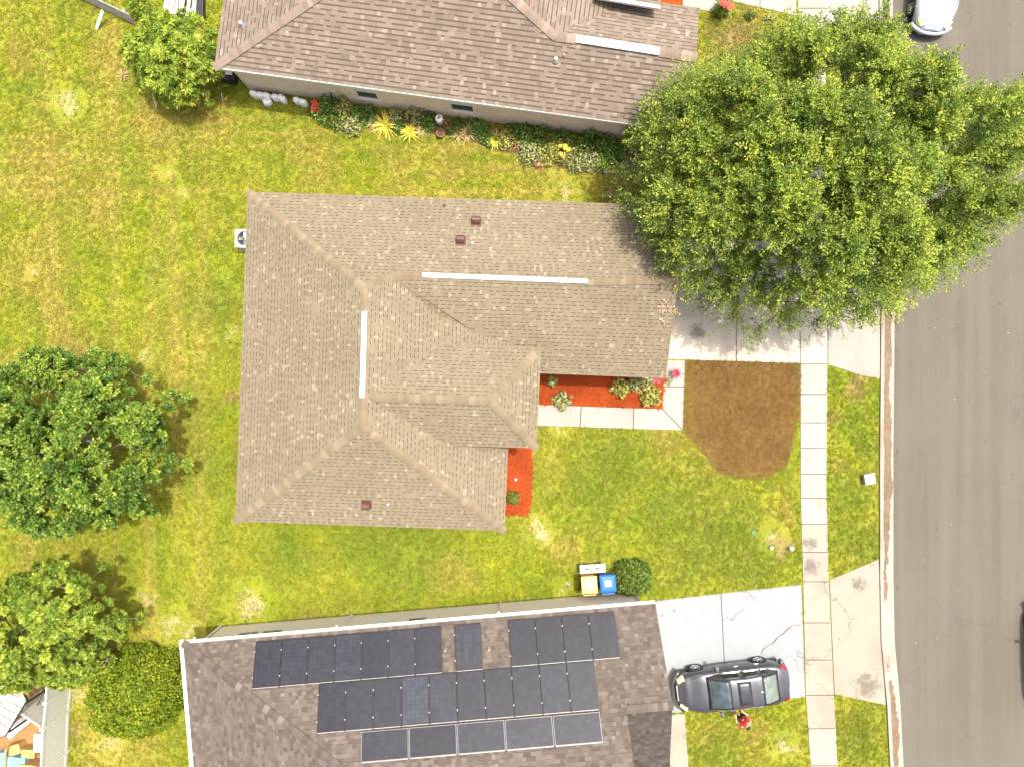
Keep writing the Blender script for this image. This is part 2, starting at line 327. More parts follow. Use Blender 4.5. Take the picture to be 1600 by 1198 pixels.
M['cap_main'] = cap_mat('beige_cap', (.152, .117, .069), (.178, .139, .084), (.208, .167, .104))
M['cap_top'] = cap_mat('brown_cap', (.155, .112, .082), (.20, .150, .114), (.24, .185, .145))
M['cap_low'] = cap_mat('grey_cap', (.066, .053, .044), (.102, .083, .069), (.155, .134, .115))

# ------------------------------------------------------------------ ground, street, paving
def sheet(name, pts, z, mat, parent=None):
    a = sum(pts[i][0] * pts[(i + 1) % len(pts)][1] - pts[(i + 1) % len(pts)][0] * pts[i][1] for i in range(len(pts)))
    if a < 0: pts = pts[::-1]
    return pydata(name, [(p[0], p[1], z) for p in pts], [tuple(range(len(pts)))], mat, parent)
def PX(l, z=0): return [tuple(W(x, y, z)[:2]) for x, y in l]
NOGRASS = []                             # plan polygons where no grass grows
tag(sheet('ground', [(-250, -250), (250, -250), (250, 250), (-250, 250)], 0, M['lawn']), kind='structure')

def interp(tab, y):
    for (y0, x0), (y1, x1) in zip(tab, tab[1:]):
        if y <= y1: return x0 + (x1 - x0) * (y - y0) / (y1 - y0)
    return tab[-1][1]
CURB_IN = [(-2500, 1335), (-300, 1371), (490, 1376), (700, 1374), (900, 1374), (1000, 1376), (1100, 1385), (1198, 1390), (3000, 1480)]   # grass side
CURB_OUT = [(-2500, 1357), (-300, 1393), (490, 1396), (700, 1394), (900, 1396), (1000, 1400), (1100, 1405), (1198, 1412), (3000, 1502)]  # asphalt side
ys = [-2500, -1200, -300, 0, 200, 490, 600, 700, 800, 900, 1000, 1050, 1100, 1150, 1198, 1500, 3000]
road = sheet('road', PX([(interp(CURB_OUT, y) - 3, y) for y in ys] + [(interp(CURB_OUT, y) + 292, y) for y in ys[::-1]]), .004, M['asphalt']); tag(road, kind='structure')
NOGRASS.append(PX([(interp(CURB_IN, y) - 1, y) for y in ys] + [(interp(CURB_OUT, y) + 320, y) for y in ys[::-1]]))
def strip_mesh(name, edge, offs, mat, parent=None, sgn=1):
    v, f = [], []
    for y in ys:
        for o, z in offs:
            w = W(interp(edge, y) + sgn * o, y); v.append((w.x, w.y, z))
    k = len(offs)
    for i in range(len(ys) - 1):
        for j in range(k - 1): f.append((i * k + j, (i + 1) * k + j, (i + 1) * k + j + 1, i * k + j + 1))
    return pydata(name, v, f, mat, parent)
cg = strip_mesh('kerb', CURB_IN, [(-.5, -.02), (-.4, .10), (3.0, .105), (5.5, .06), (11, .018), (21.5, .022), (22, -.01)], M['curb']); tag(cg, kind='structure')
fk = strip_mesh('kerb', CURB_OUT, [(291, -.01), (292, .02), (302, .02), (310, .10), (313, .10), (313.5, -.02)], M['curb']); tag(fk, kind='structure')
# sandy dirt washed into the gutter
v, f = [], []
rr = random.Random(2)
gy = list(range(-60, 1290, 3)); ln_ = rn_ = 0.0
for y in gy:
    a = interp(CURB_IN, y); dens = .5 + .5 * math.sin(y / 90.0)
    ln_ = ln_ * .85 + rr.gauss(0, .55); rn_ = rn_ * .9 + rr.gauss(0, .75); l = a + 5.0 + ln_ + rr.uniform(-.4, .4); r = max(l + 1.5, a + 15.5 + rn_ + rr.uniform(-.8, .8) + (2.5 if 690 < y < 830 else 0))
    if 880 < y < 1060: r = max(l + 1, r - 4.5)
    for x, z in ((l, .066), (l + (r - l) * .33, .052), (l + (r - l) * .66, .036), (r, .028)):
        w = W(x, y); v.append((w.x, w.y, z))
for i in range(len(gy) - 1):
    for j in range(3): f.append((i * 4 + j, (i + 1) * 4 + j, (i + 1) * 4 + j + 1, i * 4 + j + 1))
o = pydata('gutter_dirt', v, f, M['dirt']); tag(o, 'brown sandy dirt lying along the gutter', 'dirt', kind='stuff')

def slab(parent, pts, mat, z=.035, gap=.017):
    """one concrete slab; pts in photo pixels on the ground"""
    p = PX(pts); cx = sum(a for a, _ in p) / len(p); cy = sum(b for _, b in p) / len(p)
    q = []
    n = len(p); area = sum(p[i][0] * p[(i + 1) % n][1] - p[(i + 1) % n][0] * p[i][1] for i in range(n))
    if area < 0: p = p[::-1]
    for i in range(n):                                   # shrink each edge by the joint
        a, b, c = Vector(p[i - 1]), Vector(p[i]), Vector(p[(i + 1) % n])
        d1 = (b - a).normalized(); d2 = (c - b).normalized(); n1 = Vector((-d1.y, d1.x)); n2 = Vector((-d2.y, d2.x))
        k = 1 + n1.dot(n2); q.append(tuple(b + (n1 + n2) * (gap / max(k, .3))))
    NOGRASS.append(p)
    return MB().prism(q, -.05, z + random.uniform(-.003, .003)).build('slab', mat, parent)
def paving(name): return tag(empty(name), kind='structure')
SL = [(-400, 1243), (568, 1250), (760, 1250), (910, 1254), (1085, 1258), (1198, 1266), (1320, 1275)]
SR = [(-400, 1288), (568, 1293), (760, 1291), (905, 1295), (1085, 1303), (1198, 1309), (1320, 1317)]
sw = paving('sidewalk')
J = [-120, -75, -30, 14, 60, 105, 150, 195, 240, 285, 330, 378, 472, 568, 616, 660, 700, 740, 778, 818, 862, 908, 972, 1030, 1085, 1137, 1195, 1250, 1305]
for a, b in zip(J, J[1:]):
    mt = M['conc_beige'] if a >= 818 and b <= 1137 else M['conc_grey'] if 370 < a < 560 else M['conc_white'] if 560 < a < 810 else M['conc']
    slab(sw, [(interp(SL, a), a), (interp(SR, a), a), (interp(SR, b), b), (interp(SL, b), b)], mt)
tag(sheet('paving_base', PX([(interp(SL, y) + 1, y) for y in J] + [(interp(SR, y) - 1, y) for y in J[::-1]]), .006, M['bed']), kind='structure')
dw = paving('driveway')
for q in ([(1030, 372), (1149, 375), (1150, 470), (1030, 466)], [(1149, 375), (1249, 378), (1249, 472), (1150, 470)], [(1030, 466), (1150, 470), (1150, 565), (1030, 561)], [(1150, 470), (1249, 472), (1250, 568), (1150, 565)],
          [(1291, 378), (1375, 350), (1375, 480), (1293, 472)], [(1293, 472), (1375, 480), (1375, 592), (1345, 587), (1293, 570)]):
    slab(dw, q, M['conc_grey'] if q[0][0] < 1290 else M['conc_white'])
tag(sheet('paving_base', PX([(1031, 373), (1249, 379), (1249, 567), (1031, 560)]), .006, M['bed']), kind='structure')
dl = paving('driveway')
for q in ([(1010, 939), (1126, 926), (1135, 1104), (1040, 1114)], [(1126, 926), (1252, 912), (1258, 1088), (1135, 1104)]): slab(dl, q, M['conc_blue'])
slab(dl, [(1295, 905), (1373, 872), (1377, 1000), (1384, 1101), (1303, 1084)], M['conc_beige'])
tag(sheet('paving_base', PX([(1011, 940), (1251, 914), (1257, 1087), (1041, 1113)]), .006, M['bed']), kind='structure')
ck = [(1189, 1020), (1192, 1013), (1199, 1008), (1207, 1004), (1212, 998), (1215, 994), (1223, 989), (1230, 982), (1238, 976), (1250, 975)]
cv = []
for i_, (x, y) in enumerate(ck):
    a_ = W(x, y); t_ = .010 + .006 * math.sin(i_ * 2.1); cv += [(a_.x - t_, a_.y + t_, .0425), (a_.x + t_, a_.y - t_, .0425)]
pydata('crack', cv, [(2 * i_, 2 * i_ + 1, 2 * i_ + 3, 2 * i_ + 2) for i_ in range(len(ck) - 1)], M['bed'], dl)
pl = paving('path'); slab(pl, [(1046, 1114), (1070, 1114), (1076, 1198), (1082, 1300), (1046, 1300)], M['conc_beige'])
pm = paving('path')
for q in ([(700, 626), (908, 634), (906, 667), (700, 661)], [(908, 634), (990, 637), (989, 670), (906, 667)], [(990, 637), (1034, 638), (1067, 672), (989, 670)], [(1036, 604), (1069, 604), (1067, 672), (1034, 638)], [(1036, 562), (1071, 563), (1069, 604), (1036, 604)]):
    slab(pm, q, M['conc_white'], z=.045)
tag(sheet('paving_base', PX([(701, 627), (1034, 638), (1036, 563), (1070, 564), (1066, 671), (701, 660)]), .006, M['bed']), kind='structure')
du = paving('driveway')
for q in ([(1143, -160), (1187, -160), (1187, 13), (1143, 3)], [(1187, -160), (1244, -160), (1244, 26), (1187, 13)], [(1288, -160), (1372, -160), (1376, 60), (1289, 36)]): slab(du, q, M['conc_white'])
pu = paving('path'); slab(pu, [(1066, -100), (1140, -100), (1140, 4), (1112, 20), (1066, 11)], M['conc_white'])

def organic(name, pts, z, mat, jit=2.5, sub=6, dome=.0):
    r = random.Random(len(name) + len(pts)); q = []
    for i, a in enumerate(pts):
        b = pts[(i + 1) % len(pts)]; fixed = len(a) > 2
        for k in range(sub):
            t = k / sub; j = 0 if fixed and len(b) > 2 else jit
            q.append((a[0] + (b[0] - a[0]) * t + r.uniform(-j, j), a[1] + (b[1] - a[1]) * t + r.uniform(-j, j)))
    p = PX(q); NOGRASS.append(p if name != 'bare_soil' else [((a - 10.05) * .90 + 10.05, (b + 1.4) * .94 - 1.2) for a, b in p])
    return tag(sheet(name, p, z, mat), kind='structure')
organic('mulch_bed', [(760, 575, 1), (1040, 585, 1), (1035, 638, 1), (760, 628, 1)], .02, M['mulch'], .6)
organic('mulch_bed', [(770, 690, 1), (831, 690, 1), (830, 740), (829, 780), (823, 803), (792, 802, 1), (770, 800, 1)], .02, M['mulch'], 1.3)
organic('mulch_bed', [(1030, -60, 1), (1066, -60, 1), (1066, 9, 1), (1030, 6, 1)], .02, M['mulch'], .6)
organic('bare_soil', [(1071, 563, 1), (1250, 568, 1), (1249, 640), (1238, 690), (1228, 728), (1190, 748), (1150, 746), (1120, 734), (1098, 703), (1068, 672, 1)], .012, M['soil'], 5, 9)
organic('flower_bed', [(478, 160), (560, 172), (690, 190), (800, 205), (960, 225), (1010, 235), (1010, 262), (940, 270), (880, 262), (800, 240), (700, 212), (600, 205), (500, 180)], .014, M['bed'], 3)
organic('yard_dirt', [(-200, 1060, 1), (100, 1050, 1), (104, 1400, 1), (-200, 1400, 1)], .012, M['yard'], 1)

# ------------------------------------------------------------------ roofs
def hit(tris, px, py):
    """where the view ray through a photo pixel meets a roof"""
    o = Vector((0, 0, H)); d = W(px, py, 0) - o; best = None
    for a, b, c in tris:
        n = (b - a).cross(c - a)
        if abs(n.dot(d)) < 1e-9: continue
        t = (a - o).dot(n) / d.dot(n); p = o + d * t
        k = [(q - p).cross(r - p).dot(n) for q, r in ((a, b), (b, c), (c, a))]
        if min(k) > -.02 * n.length and (best is None or t < best[0]): best = (t, p, n.normalized() * (1 if n.z > 0 else -1))
    return best[1], best[2]
def clip(poly, tri):
    for i in range(3):
        ax, ay = tri[i]; bx, by = tri[(i + 1) % 3]; out = []
        if not poly: return poly
        s = [(bx - ax) * (p[1] - ay) - (by - ay) * (p[0] - ax) for p in poly]
        for k in range(len(poly)):
            p, q, sp, sq = poly[k - 1], poly[k], s[k - 1], s[k]
            if (sp >= 0) != (sq >= 0):
                t = sp / (sp - sq); out.append(tuple(p[m] + (q[m] - p[m]) * t for m in range(3)))
            if sq >= 0: out.append(q)
        poly = out
    return poly
def shingle_facet(verts, faces, tints, pts, u, style, seed):
    """pts: 3D corners of one roof slope in order, u: unit vector along its eave. Adds courses of raised tabs."""
    rnd = random.Random(seed)
    tris = [(pts[0], pts[i], pts[i + 1]) for i in range(1, len(pts) - 1)]
    u = Vector((u[0], u[1])); w = Vector((-u.y, u.x))
    n = sum(((b - a).cross(c - a) * (1 if (b - a).cross(c - a).z > 0 else -1) for a, b, c in tris), Vector())
    if w.dot(Vector((n.x, n.y))) > 0: w = -w             # w points up the slope
    slope = math.hypot(n.x, n.y) / n.z
    cu = [Vector((p.x, p.y)).dot(u) for p in pts]; cw = [Vector((p.x, p.y)).dot(w) for p in pts]
    ex = style['course'] / math.hypot(1, slope)
    T = []
    for a, b, c in tris:
        q = [(Vector((p.x, p.y)).dot(u), Vector((p.x, p.y)).dot(w)) for p in (a, b, c)]
        nn = (b - a).cross(c - a); nn = nn * (1 if nn.z > 0 else -1)
        if (q[1][0] - q[0][0]) * (q[2][1] - q[0][1]) - (q[1][1] - q[0][1]) * (q[2][0] - q[0][0]) < 0: q = q[::-1]
        lo = (min(k[0] for k in q), min(k[1] for k in q)); hi = (max(k[0] for k in q), max(k[1] for k in q))
        T.append((q, a, nn, lo, hi))
    def put(poly, tint):
        for q, a, nn, lo, hi in T:
            if max(p[0] for p in poly) < lo[0] or min(p[0] for p in poly) > hi[0] or max(p[1] for p in poly) < lo[1] or min(p[1] for p in poly) > hi[1]: continue
            c = clip(poly, q)
            if len(c) < 3: continue
            base = len(verts)
            for (pu, pw, h) in c:
                x = u.x * pu + w.x * pw; y = u.y * pu + w.y * pw
                z = a.z - (nn.x * (x - a.x) + nn.y * (y - a.y)) / nn.z
                verts.append((x, y, z + h + .004))
            for k in range(1, len(c) - 1): faces.append((base, base + k, base + k + 1)); tints.append(tint)
    row = 0; y = min(cw)
    while y < max(cw):
        x = min(cu) - rnd.uniform(0, .3); tooth = rnd.random() < .5
        while x < max(cu):
            wd = rnd.uniform(*style['tooth']) if tooth else rnd.uniform(*style['gap'])
            r = rnd.random()
            t = rnd.uniform(.92, 1) if r < style['lite'] else .08 + .78 * min(1, max(0, rnd.gauss(style['mean'] + (style['toothup'] if tooth else 0), style['sd'])))
            if r < style['lite']: wd = min(wd, .13)
            hb = .011 if tooth else .006
            put([(x, y, hb), (x + wd, y, hb), (x + wd, y + ex, .001), (x, y + ex, .001)], t)
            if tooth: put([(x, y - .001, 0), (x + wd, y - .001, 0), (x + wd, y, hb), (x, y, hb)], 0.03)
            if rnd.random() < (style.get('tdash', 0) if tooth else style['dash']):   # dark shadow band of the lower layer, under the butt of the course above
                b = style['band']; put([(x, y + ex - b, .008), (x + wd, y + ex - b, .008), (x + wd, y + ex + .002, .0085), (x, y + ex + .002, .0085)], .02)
            x += wd; tooth = not tooth
        y += ex; row += 1
def caps(roof, a, b, mat, width=.16, step=.2, drop=.05, z=.025, name='hip_cap'):
    a, b = Vector(a), Vector(b); d = b - a; L = d.length; d.normalize(); n = max(1, round(L / step)); st = L / n
    side = Vector((-d.y, d.x, 0)).normalized()
    ln = st * 1.18; prof = [(-width, -drop), (-width * .45, -drop * .36), (0, 0), (width * .45, -drop * .36), (width, -drop)]
    v = [(0, y, z_) for y, z_ in prof] + [(ln, y, z_ + .012) for y, z_ in prof] + [(ln, y, z_ - .008) for y, z_ in prof]
    f = [(i, i + 1, i + 6, i + 5) for i in range(4)] + [(i + 5, i + 6, i + 11, i + 10) for i in range(4)]
    f = [q[::-1] for q in f]
    me = bpy.data.meshes.new(name); me.from_pydata(v, [], f); me.update(); me.materials.append(mat)
    # laid from the high end down, so every cap laps over the next lower one
    if b.z > a.z: a, b, d, side = b, a, -d, -side
    Mx = Matrix((d, side, d.cross(side))).transposed()
    for i in range(n):
        o = bpy.data.objects.new(name, me); link(o, roof); p = a + d * (st * i) + Vector((0, 0, z))
        o.matrix_local = Matrix.Translation(p) @ Mx.to_4x4()
def make_roof(house, facets, mat, deckmat, style, seed, thick=.16, dark_facets=()):
    """facets: list of (corner list, eave direction)"""
    mb = MB()
    for pts, u in facets:
        n = (pts[1] - pts[0]).cross(pts[2] - pts[0])
        q = pts if n.z > 0 else [pts[0]] + pts[:0:-1]
        k = len(q); dn = [Vector((p.x, p.y, p.z - thick)) for p in q]
        mb.add(q + dn, [tuple([0, i, i + 1]) for i in range(1, k - 1)] + [tuple([k, k + i + 1, k + i]) for i in range(1, k - 1)] + [(i, k + i, k + (i + 1) % k, (i + 1) % k) for i in range(k)])
    roof = mb.build('roof', deckmat, house)
    for sub, mt in ((False, mat), (True, M['roof_dark'])):
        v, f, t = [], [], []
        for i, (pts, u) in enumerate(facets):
            if (i in dark_facets) == sub: shingle_facet(v, f, t, pts, u, style, seed + i)
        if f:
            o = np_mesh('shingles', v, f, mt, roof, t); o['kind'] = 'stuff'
    return roof
def rot(deg): return (math.cos(math.radians(deg)), math.sin(math.radians(deg)))
def roof_tris(facets): return [(p[0], p[i], p[i + 1]) for p, _ in facets for i in range(1, len(p) - 1)]
def wall_run(house, p0, p1, z1, windows, mat, inward, thick=.2, trim=None, frame=None, glassmat=None, z0=-.05):
    """a straight wall with real window openings; windows: (distance from p0, width, sill z, head z)"""
    p0, p1 = Vector(p0), Vector(p1); d = p1 - p0; L = d.length; d.normalize(); n = Vector((inward[0], inward[1])).normalized()
    R = Matrix(((d.x, n.x, 0), (d.y, n.y, 0), (0, 0, 1)))
    def bx(m, x0, x1, za, zb, y0=0, y1=thick):
        c = Vector((p0.x, p0.y, 0)) + R @ Vector(((x0 + x1) / 2, (y0 + y1) / 2, (za + zb) / 2)); m.box(c, (x1 - x0, y1 - y0, zb - za), R)
    m = MB(); x = 0
    for (a, w, s, h) in sorted(windows):
        bx(m, x, a, z0, z1); bx(m, a, a + w, z0, s); bx(m, a, a + w, h, z1); x = a + w
    bx(m, x, L, z0, z1)
    wall = m.build('wall', mat, house)
    for (a, w, s, h) in windows:
        win = MB(); e = .06
        for q in ((a, a + e, s, h), (a + w - e, a + w, s, h), (a + e, a + w - e, s, s + e), (a + e, a + w - e, h - e, h), (a + e, a + w - e, (s + h) / 2 - .025, (s + h) / 2 + .025)): bx(win, *q, .0, .07)
        fr = win.build('window', frame or M['white'], house)
        for k, (za, zb) in enumerate((((s + e), (s + h) / 2 - .025), ((s + h) / 2 + .025, h - e))):
            g = MB(); bx(g, a + e, a + w - e, za, zb, .03, .04); g.build('pane', glassmat or M['glass'] if k == 0 else M['screen'], fr)
        if trim:
            t = MB(); q = .13
            for b in ((a - q, a, s - q, h + q), (a + w, a + w + q, s - q, h + q), (a, a + w, s - q, s), (a, a + w, h, h + q)): bx(t, *b, -.035, .02)
            t.build('window_surround', trim, fr)
    return wall

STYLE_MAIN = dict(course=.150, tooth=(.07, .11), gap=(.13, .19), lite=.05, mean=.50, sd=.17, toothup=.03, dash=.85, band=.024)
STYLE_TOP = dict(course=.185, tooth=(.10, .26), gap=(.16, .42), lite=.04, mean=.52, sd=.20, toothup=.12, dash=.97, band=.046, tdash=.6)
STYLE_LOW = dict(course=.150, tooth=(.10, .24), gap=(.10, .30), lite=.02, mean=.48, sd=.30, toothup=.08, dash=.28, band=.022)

def box_vent(house, tris, px, py, mat, label=None):
    p, n = hit(tris, px, py); up = Vector((-n.x, -n.y, 0)).normalized()
    R = Matrix((up.cross(Vector((0, 0, 1))), up, Vector((0, 0, 1)))).transposed()
    m = MB(); m.box(p + n * .01, (.40, .40, .02), n.to_track_quat('Z', 'Y').to_matrix())
    m.box(p + n * .09, (.29, .27, .15), n.to_track_quat('Z', 'Y').to_matrix())
    a = p + n * .17; s = R @ Vector((1, 0, 0))
    m.tube([a - s * .15, a + s * .15], .13, 10)
    return m.build('roof_vent', mat, house, bevel=.01)
M['flashing'] = plain('lead_flashing', (.17, .145, .115), .7)
def pipe_vent(house, tris, px, py, mat, h=.22, r=.045):
    p, n = hit(tris, px, py); m = MB()
    m.lathe([(r * 2.4, -.03), (r * 2.2, .03), (r * 1.2, .06)], p, 10)
    m.build('vent_flashing', M['flashing'], house)
    m = MB(); m.lathe([(r, 0), (r, h), (r * .75, h), (r * .75, h - .05), (r * .3, h - .06)], p, 10)
    return m.build('vent_pipe', mat, house)
def ridge_vent(roof, a, b, w=.17):
    a, b = Vector(a), Vector(b); d = (b - a).normalized(); s = Vector((-d.y, d.x, 0)).normalized(); m = MB()
    pr = [(-w, .0), (-w, .05), (-w * .3, .085), (w * .3, .085), (w, .05), (w, .0)]
    v = [a + s * y + Vector((0, 0, z)) for y, z in pr] + [b + s * y + Vector((0, 0, z)) for y, z in pr]
    m.add(v, [(i, i + 1, i + 7, i + 6) for i in range(5)] + [(5, 4, 3, 2, 1, 0), tuple(range(6, 12))])
    return m.build('ridge_vent', M['white'], roof)

# ---- main house (middle)
main = tag(empty('house', (0, 0, 0)), 'beige shingled hip roof house in the middle with two white ridge vents', 'house')
u0 = rot(-1.9); v0 = rot(88.1)
e = 2.75
A, SW, SE = W(387, 300, e), W(368, 814, e), W(788, 829, e)
P1, P2 = W(568, 450, 4.5), W(566, 665, 4.5)
G1, G2 = W(612, 433, 4.25), W(1060, 437, 4.16)
NE, GS = W(1052, 321, e), W(1040, 591, e)
S0 = W(690, 580, e)                                     # garage south eave runs on under the porch roof
Q1, Q2, Q3 = W(687, 495, 3.55), W(678, 542, 3.50), W(838, 541, 3.15)
SEi = W(797, 640, e)
R0, R1 = W(577, 620, 4.45), W(766, 626, 4.42)
pNE, pSE, pS0, pN0 = W(846, 542, 3.5), W(838, 700, 3.5), W(640, 694, 3.5), W(640, 537, 3.5)
facets_main = [
    ([A, P1, G1, G2, NE], u0), ([A, SW, P2, P1], v0), ([SW, SE, P2], u0),
    ([P2, SE, SEi, W(700, 560, 3.42), Q1, G1, P1], v0), ([G1, Q1, Q3, W(838, 583, e), GS, G2], u0), ([Q1, W(700, 560, 3.42), W(838, 560, 3.12), Q3], v0)]
porch = [([R0, R1, pNE, pN0], u0), ([R0, pS0, pSE, R1], u0), ([R1, pSE, pNE], v0)]
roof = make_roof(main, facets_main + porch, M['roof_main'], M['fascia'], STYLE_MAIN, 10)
for a, b in ((A, P1), (SW, P2), (SE, P2), (R1, pNE), (R1, pSE)): caps(roof, a, b, M['cap_main'], drop=.045)
for a, b in ((P1, G1), (G1, W(660, 430, 4.24)), (W(918, 440, 4.18), G2), (P1, W(570, 487, 4.5)), (W(566, 621, 4.5), P2), (R0, R1)): caps(roof, a, b, M['cap_main'], drop=.055, name='ridge_cap')
ridge_vent(roof, W(660, 430, 4.24), W(918, 440, 4.18), .085); ridge_vent(roof, W(570, 487, 4.5), W(566, 621, 4.5), .095)
tm = roof_tris(facets_main + porch)
for px, py in ((744, 347), (720, 377), (573, 787)): box_vent(main, tm, px, py, M['brown'])
for px, py, mt in ((695, 322, M['black']), (738, 381, M['lightgrey']), (607, 787, M['lightgrey'])): pipe_vent(main, tm, px, py, mt, .15)
def lerp(a, b, t): return a + (b - a) * t
ring = [(-10.05, 7.12), (-10.5, -5.02), (-.62, -5.38), (-.55, -2.1), (.55, -2.15), (.62, .62), (5.72, .5), (5.9, 6.65)]
mb = MB()
for i in range(len(ring)):
    a, b = Vector(ring[i]), Vector(ring[(i + 1) % len(ring)]); d = (b - a); L = d.length; d.normalize()
    mb.box(((a.x + b.x) / 2, (a.y + b.y) / 2, 1.28), (L, .2, 2.6), Matrix(((d.x, -d.y, 0), (d.y, d.x, 0), (0, 0, 1))))
mb.build('wall', M['cream'], main)
NOGRASS.append([(-10.1, 7.2), (-10.6, -5.1), (-.6, -5.5), (-.5, -2), (6, .2), (6, 6.9)])
g = MB().add([(5.86, 6.6, 2.57), (5.72, .5, 2.57), (5.84, 3.85, 4.02)], [(0, 1, 2)]).build('gable', M['cream'], main)
d = MB(); d.box((5.86, 3.6, 1.1), (.06, 4.9, 2.2), Matrix.Rotation(math.radians(-2), 3, 'Z')); d.build('garage_door', M['white'], main)
d = MB(); d.box((.68, -1.0, 1.05), (.06, .95, 2.1), Matrix.Rotation(math.radians(-2), 3, 'Z')); d.build('door', M['brown'], main)

# ---- upper neighbour
top = tag(empty('house'), 'reddish brown shingled house with tan wall and windows behind the flower bed', 'house')
ut = rot(-7.7); vt = rot(82.3)
tSW, tSE = W(335, 105, e), W(1062, 204, e)
tP1 = Vector((tSW.x + 6.2 * ut[0] + 4.0 * vt[0], tSW.y + 6.2 * ut[1] + 4.0 * vt[1], 4.67))
tP2 = W(768, -33, 4.67); tG1, tG2 = W(868, 57, 3.95), W(1088, 90, 3.9)
tNE = W(1092, 13, e); tV = W(985, -2, 2.9)
tNW = Vector((tSW.x + 9 * vt[0], tSW.y + 9 * vt[1], e)); tP1n = Vector((tP1.x + 4 * vt[0], tP1.y + 4 * vt[1], 4.67)); tP2n = Vector((tP2.x + 4 * vt[0], tP2.y + 4 * vt[1], 4.67))
tEn = Vector((tV.x + 4.2 * vt[0], tV.y + 4.2 * vt[1], 2.9))
facets_top = [([tSW, tSE, tG2, tG1, tP2, tP1], ut), ([tSW, tP1, tP1n, tNW], vt), ([tG1, tG2, tNE, tV], ut), ([tP2, tG1, tV, tEn, tP2n], vt), ([tP1, tP2, tP2n, tP1n], ut)]
qa, qb = W(930, -8, 3.75), W(1031, 9, 3.75)
qc = Vector((qb.x + 3.6 * vt[0] - .0, qb.y + 3.6 * vt[1], 3.75)); qd = Vector((qa.x + 3.6 * vt[0], qa.y + 3.6 * vt[1], 3.75))
qr0 = (qa + qd) / 2 + Vector((0, 0, .8)); qr1 = (qb + qc) / 2 + Vector((-1.6 * ut[0], -1.6 * ut[1], .8))
facets_top += [([qa, qb, qr1, qr0], ut), ([qb, qc, qr1], vt), ([qd, qr0, qr1, qc], ut)]
rt = make_roof(top, facets_top, M['roof_top'], M['fascia'], STYLE_TOP, 30)
caps(rt, tSW, tP1, M['cap_top'], .18, drop=.045); caps(rt, tP2, tG1, M['cap_top'], .18, drop=.05)
caps(rt, tG1, W(900, 61, 3.95), M['cap_top'], .18, drop=.06, name='ridge_cap'); caps(rt, W(1030, 81, 3.92), tG2, M['cap_top'], .18, drop=.06, name='ridge_cap')
ridge_vent(rt, W(900, 61, 3.95), W(1030, 81, 3.92), .15)
tt = roof_tris(facets_top)
gt = MB(); dq = (qb - qa); Lq = dq.length; dq.normalize()
gt.box((qa + qb) / 2 + Vector((0, -.06, -.05)), (Lq, .13, .13), Matrix(((dq.x, -dq.y, 0), (dq.y, dq.x, 0), (0, 0, 1)))); gt.build('gutter', M['lightgrey'], rt)
pipe_vent(top, tt, 379, 40, M['white'], .25, .06); pipe_vent(top, tt, 868, 95, M['palewood'], .22, .06); pipe_vent(top, tt, 881, 88, M['palewood'], .16, .03); pipe_vent(top, tt, 410, 74, M['palewood'], .2, .03)
in_ = (vt[0], vt[1])
def along(p, s, k, dirv, upv): return (p.x + s * dirv[0] + k * upv[0], p.y + s * dirv[1] + k * upv[1])
w0, w1 = along(tSW, .33, .30, ut, vt), along(tSW, 16.6, .30, ut, vt)
def wt(x): return (x - w0[0]) / ut[0]
wall_run(top, w0, w1, 2.62, [(wt(-6.52), .94, .75, 2.2), (wt(-2.58), 1.02, .75, 2.2)], M['tan'], in_, trim=M['taupe'])
wall_run(top, w0, along(tSW, .33, 8.6, ut, vt), 2.62, [], M['tan'], ut)
wall_run(top, w1, along(tSW, 16.6, 4.2, ut, vt), 2.62, [], M['tan'], (-ut[0], -ut[1]))
tp = Vector((*along(tSW, 4.15, .22, ut, vt), .85)); k = MB(); k.tube([tp + Vector((0, .05, .1)), tp + Vector((0, -.06, .08)), tp + Vector((.02, -.1, -.12))], .04, 8); k.build('hose_tap', M['black'], top)
fb = MB(); fb.box((tSW + tSE) / 2 + Vector((0, 0, -.09)), ((tSE - tSW).length, .05, .17), Matrix(((ut[0], -ut[1], 0), (ut[1], ut[0], 0), (0, 0, 1)))); fb.build('fascia_board', M['offwhite'], rt)
NOGRASS.append([along(tSW, .3, .3, ut, vt), along(tSW, 16.7, .3, ut, vt), along(tSW, 16.7, 12, ut, vt), along(tSW, .3, 12, ut, vt)])

# ---- lower neighbour with the solar roof
low = tag(empty('house'), 'grey brown shingled house with white gutters carrying the solar panels', 'house')
e2 = 2.7; lNW, lNE = W(280, 1000, e2), W(1023, 937, e2)
ul = (lNE - lNW).normalized(); ul = (ul.x, ul.y); vl = (ul[1], -ul[0]); PL = .51
def LP(u, d, off=0.0):                                    # point on the north slope, d measured in plan
    return Vector((lNW.x + u * ul[0] + d * vl[0], lNW.y + u * ul[1] + d * vl[1], e2 + PL * d + off))
Lu = (lNE - lNW).length
lP = LP(8.2, 5.5); lPe = LP(17.2, 5.5); lRg0, lRg1 = LP(17.2, 3.42), LP(Lu + .02, 3.42)
lSWt = Vector((lNW.x + 11 * vl[0], lNW.y + 11 * vl[1], e2))
gS1 = LP(Lu, 6.8); gS1.z = e2; gS0 = LP(17.2, 6.8); gS0.z = e2
b1 = LP(17.2, 11); b1.z = e2
lA, lB = LP(.18, .12), LP(Lu, .12); lSWi = Vector((lA.x + 10.9 * vl[0], lA.y + 10.9 * vl[1], lA.z))
facets_low = [([lA, lB, lRg1, lRg0, lPe, lP], ul), ([lA, lP, lSWi], vl), ([lRg0, lRg1, gS1, gS0], ul), ([lP, lPe, b1, lSWi], ul)]
rl = make_roof(low, facets_low, M['roof_low'], M['offwhite'], STYLE_LOW, 50, dark_facets=(2,))
